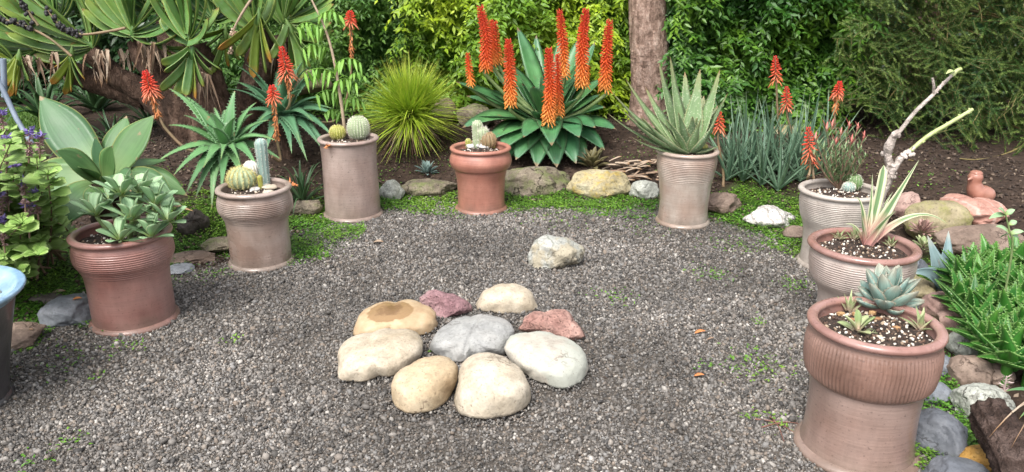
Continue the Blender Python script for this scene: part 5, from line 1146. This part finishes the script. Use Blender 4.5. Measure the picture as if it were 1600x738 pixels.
# feathery stem in pot 3
fe_m = leafmat('feather_leaflet', (.15, .36, .04), (.24, .46, .06), tip=(.20, .36, .07), rough=.5, trans=.3, mottle=.15)
c0, sz, rin = POT[3]; b = G(540, 214, sz); YF3 = c0[1]
t = thing('feathery_tree_seedling', 'tall thin leaning stem with drooping feathery bright green leaves in the straight pot', 'seedling', b)
P = spline([b-[0, 0, .02], A(533, 160, b[1]), A(522, 95, b[1]+.02), A(508, 45, b[1]+.03), A(488, 2, b[1]+.05), A(478, -22, b[1]+.05)], 40)
m = MB(); tube(m, P, np.linspace(.012, .005, 40), 8); m.build('stem', simple('pale_stem', (.30, .22, .15), (.42, .33, .23), 20), t)
for (x, y, w, sx) in ((480,40,36,515),(515,22,34,497),(487,44,44,511),(492,74,44,520),(498,112,52,528),(545,96,40,518),(540,128,38,526),(512,146,40,530),(558,118,24,526),(551,158,34,533),(520,176,30,532)):
    Yl = b[1]+U(-.10, .12); s0 = P[np.argmin(np.abs(np.array([proj(q)[1] for q in P])-(y+4)))]; sc = 1/proj(A(x, y, Yl))[2]
    lft, rgt = A(x-w/2, y+4, Yl-.03), A(x+w/2, y+4, Yl+.03); md = A(x, y-5, Yl)
    if abs(sx-(x-w/2)) > abs(sx-(x+w/2)): lft, rgt = rgt, lft
    m = MB(); ra = bez(lft, md*2-(lft+rgt)/2, rgt, 14); tube(m, spline([s0, (s0+lft)/2+[0, 0, .02], lft], 8), .0025, 5); tube(m, ra, .002, 5)
    for k in range(10):
        p = ra[min(13, 1+int(k*1.25))]
        for sg in ((-1,) if k % 2 else (1,)):
            l = U(21, 29)*sc*w/40; d = np.array([U(-.25, .25)+(k-5)*.07, sg*U(.15, .7), -U(.75, 1)])
            q = arc(p, p+nrm(d)*l, .18, 7)
            leaf(m, q, U(.018, .025), W_LEAF, (0, -1, .35), .15, .04)
    m.build('compound_leaf', fe_m, t)
# withered flowers hanging on pot rims
def withered(label, px, py, key, n=16, s=.05):
    c0, sz, rin = POT[key]; c = G(px, py, sz+.03); m = MB()
    dd = c[:2]-c0[:2]; c[:2] = c0[:2]+nrm(dd)*(rin+.036)
    scatter(m, c+rng.normal(size=(n, 3))*.006, np.column_stack([rng.normal(size=(n, 2)), rng.uniform(-.7, .5, n)]), rng.normal(size=(n, 3)), rng.uniform(.4, 1, n)*s, .012, .4)
    m.build('withered_flower', dflo_m, label=label, cat='dry flower')
withered('orange withered flower on the right rim of the shiny brown pot', 456, 288, 2)
withered('tan withered flower hanging on the front rim of the straight pot', 529, 222, 3, 14, .04)

# red tipped shrublet in pot 6
le_m = leafmat('narrow_leaf', (.15, .24, .10), (.23, .32, .15), tip=(.34, .20, .16), rough=.5, trans=.12, tipat=.72)
lr_m = leafmat('red_bract', (.42, .10, .08), (.52, .22, .17), rough=.5, trans=.15)
c0, sz, rin = POT[6]; b = G(1311, 297, sz); t = thing('potted_shrub', 'narrow leaved shrublet with reddish tips in the ash grey pot', 'shrub', b)
ms, ml = MB(), MB()
for (x, y) in ((1272,215),(1290,200),(1299,196),(1313,208),(1326,196),(1340,200),(1350,215),(1330,222),(1305,222),(1285,232),(1345,235),(1270,240),(1352,246),(1320,232),(1298,240)):
    e = A(x, y, b[1]+U(-.12, .12)); P = spline([b, b*.5+e*.5+[0, 0, -.02], e], 14); tube(ms, P, np.linspace(.006, .003, 14), 5)
    mr = MB()
    for k in range(26):
        u = .18+.82*k/25; c = np.array([np.interp(u, np.linspace(0, 1, 14), P[:, q]) for q in range(3)]); az = k*2.4
        d = nrm(np.array([math.cos(az)*.75, math.sin(az)*.75, .75+.5*u])); l = U(.05, .085)*(1.1-.3*u)
        leaf(mr if u > .93 and y < 225 else ml, arc(c, c+d*l, .05, 6), .0105, W_LEAF, (-math.cos(az), -math.sin(az), .8), .2, .1, k=5)
    if mr.n: mr.build('red_tip', lr_m, t)
ms.build('stems', brst, t); ml.build('foliage', le_m, t);

# knobbly bare stems in pot 7
kn_m = barkmat('knobbly_bark', (.26, .22, .19), (.44, .38, .34), (.60, .53, .49), (1, 1, 1), .8)
kg_m = simple('green_twig', (.26, .34, .09), (.42, .47, .22), 12, .5, .3)
c0, sz, rin = POT[7]; b = G(1366, 376, sz); Yk = b[1]
t = thing('knobbly_succulent_tree', 'grey knobbly pruned stems with two bare leaning branches in the ash pink pot', 'succulent', b)
def kpath(pts, n=30): return spline([b-[0, 0, .02] if p is None else A(p[0], p[1], Yk+p[2]) for p in pts], n)
Pt = kpath([None, (1371,335,0), (1377,305,0), (1386,283,0)]); m = MB(); tube(m, Pt, np.linspace(.026, .017, 30), 14, rough=.08, seed=2)
P1 = kpath([(1383,295,0), (1390,262,.02), (1387,245,.02), (1388,232,.02), (1397,212,.02), (1404,208,.02)]); tube(m, P1, np.interp(np.linspace(0, 1, 30), [0, .3, .45, .62, .8, 1], [.014, .018, .013, .023, .014, .017]), 14, rough=.08, seed=3)
P2_ = kpath([(1382,298,0), (1398,262,-.02), (1412,243,-.02), (1422,236,-.02)]); tube(m, P2_, np.interp(np.linspace(0, 1, 30), [0, .5, 1], [.016, .013, .012]), 14, rough=.09, seed=4)
for i in range(60):
    Pq = (Pt, P1, P2_)[i % 3]; p = Pq[rng.integers(4, 29)]; blob(m, p+np.clip(rng.normal(size=3)*.010, -.014, .014), U(.006, .012), 2, .3, 2, i)
m.build('trunk', kn_m, t)
m = MB(); Pa = kpath([(1403,209,.02), (1430,175,.03), (1456,150,.04), (1475,130,.05), (1490,116,.05)]); tube(m, Pa, np.linspace(.0095, .0065, 30), 10, rough=.07, seed=5)
for i in range(12): blob(m, Pa[rng.integers(2, 29)]+rng.normal(size=3)*.006, U(.003, .006), 1)
tube(m, kpath([(1459,146,.04), (1459,134,.03), (1457,122,.03)], 8), np.linspace(.007, .005, 8), 8)
m.build('branch', kn_m, t)
m = MB(); tube(m, kpath([(1488,118,.05), (1496,110,.05), (1502,108,.05)], 8), np.linspace(.009, .008, 8), 8); leaf(m, arc(A(1492,112,Yk+.05), A(1478,116,Yk), .2, 7), .02, W_LEAF, (0,-.6,1), .2, .1); m.build('branch_tip', kg_m, t)
m = MB(); Pb = kpath([(1421,237,-.02), (1450,213,-.02), (1480,195,-.02), (1505,180,-.02), (1520,171,-.02)]); tube(m, Pb, np.linspace(.010, .008, 30), 10, rough=.06, seed=6)
for i in range(20): blob(m, Pb[rng.integers(1, 29)]+rng.normal(size=3)*.008, U(.003, .0055), 1)
m.build('branch', kg_m, t)
# striped leaves in pot 7
va_m = leafmat('striped_leaf', (.115, .21, .085), (.16, .26, .11), base=(.58, .30, .27), stripes=(.60, .60, .40), rough=.42, trans=.12, mottle=.15)
b2 = G(1352, 386, sz); t = thing('striped_leaf_plant', 'long cream and green striped leaves with pink bases in the ash pink pot', 'bromeliad', b2)
for (x, y, dy, w, lf, dr) in ((1363,272,.06,.034,.02,0),(1338,300,.0,.03,.35,.1),(1436,250,.02,.055,.0,0),(1482,338,-.04,.034,.42,.1),(1381,258,.08,.04,.0,0),(1345,330,-.08,.03,.1,0),(1400,330,-.1,.034,.2,0),(1322,345,-.02,.026,.3,.1),(1395,300,.1,.03,.1,0)):
    tip = A(x, y, b2[1]+dy); d = tip-b2; p = arc(b2+nrm(d)*.012, tip, lf, 16, U(-.04, .04), dr); leaf_part(t, va_m, p, w, W_TAPER if x != 1381 else W_STRAP, up=(-d[0]*.6, -.8, .7), chan=.5, thick=.1, k=7)
def small_rosette(label, px, py, key, n, L, W, mat, e0=25, e1=80, wf=W_TAPER, seed=0, zoff=0, name='succulent_plant', teeth=0):
    c0, sz, rin = POT[key]; c = G(px, py, sz+.006); dd = c[:2]-c0[:2]; rr = np.hypot(*dd)
    if rr > rin-.02: c[:2] = c0[:2]+dd/rr*(rin-.02)
    t = thing(name, label, 'succulent', c); rosette(t, mat, c, n, L, W, e0, e1, wf, .12, .45, .3, teeth, .004, .012, seed=seed, n_pts=10); return t
yv_m = leafmat('variegated_small', (.22, .30, .12), (.38, .42, .22), edge=(.55, .55, .34), base=(.5, .36, .28), rough=.5, trans=.1)
small_rosette('tiny pale striped rosette at the left rim of the ash pink pot', 1292, 364, 7, 10, .05, .016, yv_m, 10, 70, seed=1)
small_rosette('tiny upright striped rosette at the back of the ash pink pot', 1320, 352, 7, 9, .055, .018, yv_m, 40, 85, seed=2)
small_rosette('tiny yellowish rosette at the right rim of the ash pink pot', 1398, 384, 7, 11, .042, .018, yv_m, 20, 80, seed=3)
small_rosette('pale upright seedling rosette at the back left of the front right pot', 1305, 470, 8, 7, .065, .018, yv_m, 45, 85, seed=4)
small_rosette('yellow green seedling lying at the front of the front right pot', 1340, 520, 8, 7, .075, .028, yv_m, 5, 70, W_AGAVE, seed=5)
small_rosette('pink based variegated seedling at the right rim of the front right pot', 1452, 515, 8, 9, .065, .02, yv_m, 15, 80, seed=6)
ba_m = leafmat('blue_agave_leaf', (.17, .27, .24), (.24, .34, .29), tip=(.30, .30, .24), edge=(.40, .37, .28), rough=.5, trans=.03, mottle=.35, base=(.26, .29, .20), edge_at=.86)
c0, sz, rin = POT[8]; b3 = G(1381, 486, sz); t = thing('agave_plant', 'small blue grey agave rosette with tight upright leaves in the front right pot', 'agave', b3)
rosette(t, ba_m, b3+[0, 0, .01], 24, .135, .058, 12, 82, W_AGAVE, -.10, .45, .35, 8, .004, .022, seed=12, n_pts=14)

# ------------------------------------------------------------------ right hand bed
bl2 = leafmat('powder_blue_leaf', (.17, .26, .27), (.23, .32, .33), tip=(.40, .40, .36), rough=.55, trans=.02, mottle=.15)
g = GT(1472, 456); t = thing('agave_plant', 'powder blue agave with few broad pointed leaves behind the toothed aloe', 'agave', g)
for (x, y, dy, w, lf) in ((1449,368,.05,.12,.0),(1482,361,.12,.115,.0),(1421,428,-.1,.10,.25),(1466,405,-.03,.05,.0)):
    tip = A(x, y, g[1]+dy); leaf_part(t, bl2, arc(g+[0, 0, .03], tip, lf, 14), w, W_TAPER, up=(0, -.9, .5), chan=.5, thick=.15, k=7)
no_m = leafmat('toothed_aloe_leaf', (.022, .115, .016), (.055, .19, .026), tip=(.10, .24, .04), edge=(.20, .36, .10), rough=.36, trans=.05, mottle=.2, edge_at=.84)
spots = [(1500,470,0),(1520,490,0),(1540,530,0),(1555,545,0),(1530,510,0),(1600,480,0),(1570,500,0),(1560,425,0),(1600,520,0),(1625,470,0),(1510,430,2.85),(1545,415,2.95),(1585,420,2.95),(1530,455,2.75),(1570,450,2.75),(1605,455,2.75),(1545,485,2.6),(1580,490,2.6),(1615,500,2.55),(1555,520,2.45),(1590,535,2.4),(1575,560,2.3),(1612,560,2.3),(1630,430,2.9),(1640,520,2.5),(1505,445,2.8),(1535,440,2.85)]
g = GT(1580, 560); t = thing('toothed_aloe_clump', 'bright green clump of toothed pointed aloe rosettes at the right edge', 'aloe', g)
for i, (x, y, Y) in enumerate(spots):
    c = GT(x, y+12); c = GT(*proj(c+[0, 0, -.06])[:2]) if False else G(x, y+8, c[2]+.07); gz_ = H1(c[0], c[1]); m = MB()
    tube(m, [[c[0], c[1], gz_-.02], c+[0, 0, .03]], .02, 8)
    rosette(None, None, c, 17, U(.13, .165), .088, 5, 80, W_TAPER, .06, .4, .3, 11, .009, .02, seed=i+300, one=m, n_pts=12); m.build('leaf_rosette', no_m, t)
# sempervivum like rosette, tiny plants
pkm = leafmat('pink_rosette', (.30, .17, .15), (.40, .26, .22), rough=.5, trans=.05)
g = GT(1436, 392); g[2] += .10; t = thing('rosette_plant', 'small dusty pink rosette behind the ash pink pot', 'plant', g); m = MB(); rosette(None, None, g, 36, .06, .02, 5, 80, W_LEAF, .2, .4, .3, seed=3, one=m); m.build('leaves', pkm, t)
g = GT(1438, 408); g[2] += .06; t = thing('rosette_plant', 'small yellow green rosette below the dusty pink one', 'plant', g); m = MB(); rosette(None, None, g, 26, .06, .02, 5, 60, W_LEAF, .2, .4, .3, seed=4, one=m); m.build('leaves', yv_m, t)
g = A(1580, 425, 2.95); g[2] = H1(g[0], g[1]); t = thing('seedling_plant', 'slender grey green seedling with paired leaves by the pink slab', 'seedling', g)
P = spline([g, A(1581,395,2.95), A(1577,360,2.95), A(1571,335,2.95)], 20); m = MB(); tube(m, P, np.linspace(.005, .003, 20), 6); m.build('stem', gst_m, t)
for (x0, y0, x1, y1) in ((1571,336,1545,342),(1571,336,1586,328),(1571,336,1560,326),(1578,366,1600,362),(1578,366,1556,354),(1577,352,1589,346),(1579,368,1592,372),(1577,366,1562,372)):
    leaf_part(t, suc_m, arc(A(x0, y0, 2.95), A(x1, y1, 2.95+U(-.05, .05)), .15, 9), .024, W_LEAF, up=(0, -.7, .8), chan=.25, thick=.12)
# little pink feathery shoot by the driftwood and two loose leaves
lf3 = leafmat('shoot_pink', (.50, .36, .36), (.62, .50, .48), rough=.6, trans=.15)
g = GT(1567, 634); P = spline([g, A(1569, 612, g[1]), A(1573, 588, g[1])], 12); t = thing('pink_shoot', 'pale pink feathery shoot standing behind the driftwood', 'seedling', g)
m = MB(); tube(m, P, .003, 5); m.build('stem', lf3, t); m = MB(); n = 46; u = .35+.65*rng.random(n); Q = np.stack([np.interp(u, np.linspace(0, 1, 12), P[:, q]) for q in range(3)], 1)
scatter(m, Q, np.column_stack([rng.normal(size=(n, 2)), rng.uniform(.2, .9, n)]), rng.normal(size=(n, 3)), rng.uniform(.015, .035, n), .004); m.build('leaves', lf3, t)
g = GT(1640, 650); t = thing('strap_plant', 'green strap leaved plant reaching in over the driftwood at the right edge', 'plant', g+[0, 0, .05])
for (x, y, Y) in ((1568,612,2.25),(1592,655,2.1),(1600,600,2.3)): leaf_part(t, al_m, arc(g+[0, 0, .05], A(x, y, Y), .15, 12), .035, W_TAPER, up=(0, -.6, .8), chan=.4, thick=.15)
for (x, y, Y) in ((1545,684,2.0),(1560,668,2.05),(1580,700,1.95)): leaf_part(t, dead_m, arc(g+[0, 0, .05], A(x, y, Y), .2, 12), .014, W_TAPER, 'dry_leaf', up=(0, -.6, .8), chan=.4, thick=.2)
# driftwood
wood_m = barkmat('driftwood', (.035, .022, .018), (.085, .055, .045), (.16, .115, .10), (1, 1, 1), 1.6)
a, b_ = A(1543, 642, 2.22), A(1610, 775, 1.88); a[2] = max(a[2], .12); ln = 40
P = spline([a, a*.5+b_*.5+[0, 0, .015], b_], ln); m = MB(); K = 40; T, S, N_ = frames(P); th = np.arange(K)*2*np.pi/K
rr_ = .062*np.interp(np.linspace(0, 1, ln), [0, .06, .3, 1], [.82, 1, 1.02, .95])[:, None]*(1+.10*np.sin(5*th+.6)+.07*np.sin(11*th+1.9)+.04*np.sin(17*th))[None]*(1+.03*rng.normal(size=(ln, K)))
V = P[:, None]+rr_[..., None]*(np.cos(th)[None, :, None]*S[:, None]+np.sin(th)[None, :, None]*N_[:, None]); i, j = np.meshgrid(np.arange(ln-1), np.arange(K), indexing='ij')
lowest = V[..., 2].min(); m.add(V.reshape(-1, 3), np.stack([i*K+j, i*K+(j+1) % K, (i+1)*K+(j+1) % K, (i+1)*K+j], -1).reshape(-1, 4)); jj = np.arange(K)
m.add(np.vstack([V[0], P[0]+T[0]*.01]), np.stack([(jj+1) % K, jj, np.full(K, K)], 1)); m.add(np.vstack([V[-1], P[-1]]), np.stack([jj, (jj+1) % K, np.full(K, K)], 1))
m.build('driftwood_log', wood_m, label='dark cracked driftwood log at the bottom right corner', cat='log')
mb = MB(); q = sample_box(900, -2.4, 1.7, 1.7, 5.2); q = q[sdist(q) < .1]; n = len(q); th = rng.uniform(0, 6.283, n)
scatter(mb, np.column_stack([q, HT(q[:, 0], q[:, 1])+.007]), np.stack([np.cos(th), np.sin(th), rng.uniform(-.05, .25, n)], 1), np.array([0, 0, 1.])+rng.normal(size=(n, 3))*.3, rng.uniform(.008, .035, n), rng.uniform(.003, .008, n), .1)
mb.build('litter', mulch_m, loc=(0, 0, 0), label='brown plant crumbs and straw bits strewn over the gravel', cat='plant litter', kind='stuff')
# fallen leaves and bits on the gravel
for (x, y, l, matx, lab) in ((1085,523,.035,dflo_m,'small orange fallen leaf on gravel right of the pink rock'),(1084,590,.03,dflo_m,'small tan fallen leaf on gravel below the orange one'),(112,470,.035,dflo_m,'curled orange leaf lying on the blue grey rock'),(42,517,.03,dead_m,'pale dry leaf lying on the low brown grey rock'),(668,552,.045,fe_m,'green leaf stuck between the ring stones'),(80,462,.05,dead_m,'curled brown dry leaf on the ground cover by the blue rim'),(583,381,.05,dead_m,'dry pinkish leaf on the gravel in front of the straight pot'),(1105,533,.02,dead_m,'tiny straw leaf on gravel at right')):
    g = GT(x, y); g[2] += .006
    if y in (470, 517): g = G(x, y, .105 if y == 470 else .06)
    th = U(-.5, .5); m = MB(); leaf(m, arc(g, g+[l*math.cos(th)*1.4, l*math.sin(th), .012], .2, 8), l*.6, W_LEAF, (0, -.2, 1), .4, .08); m.build('fallen_leaf', matx, label=lab, cat='leaf')
m = MB(); 
for (x0, y0, x1, y1) in ((1180,655,1240,675),(1200,648,1225,690),(1190,668,1250,662)):
    p, q = G(x0, y0, .008), G(x1, y1, .01); tube(m, spline([p, p*.5+q*.5+[.01, .015, .004], q], 10), np.linspace(.003, .0015, 10), 5)
m.build('twig', simple('red_twig', (.15, .06, .045), (.22, .11, .08), 20), label='reddish dry twig lying on the gravel left of the front pot', cat='twig')
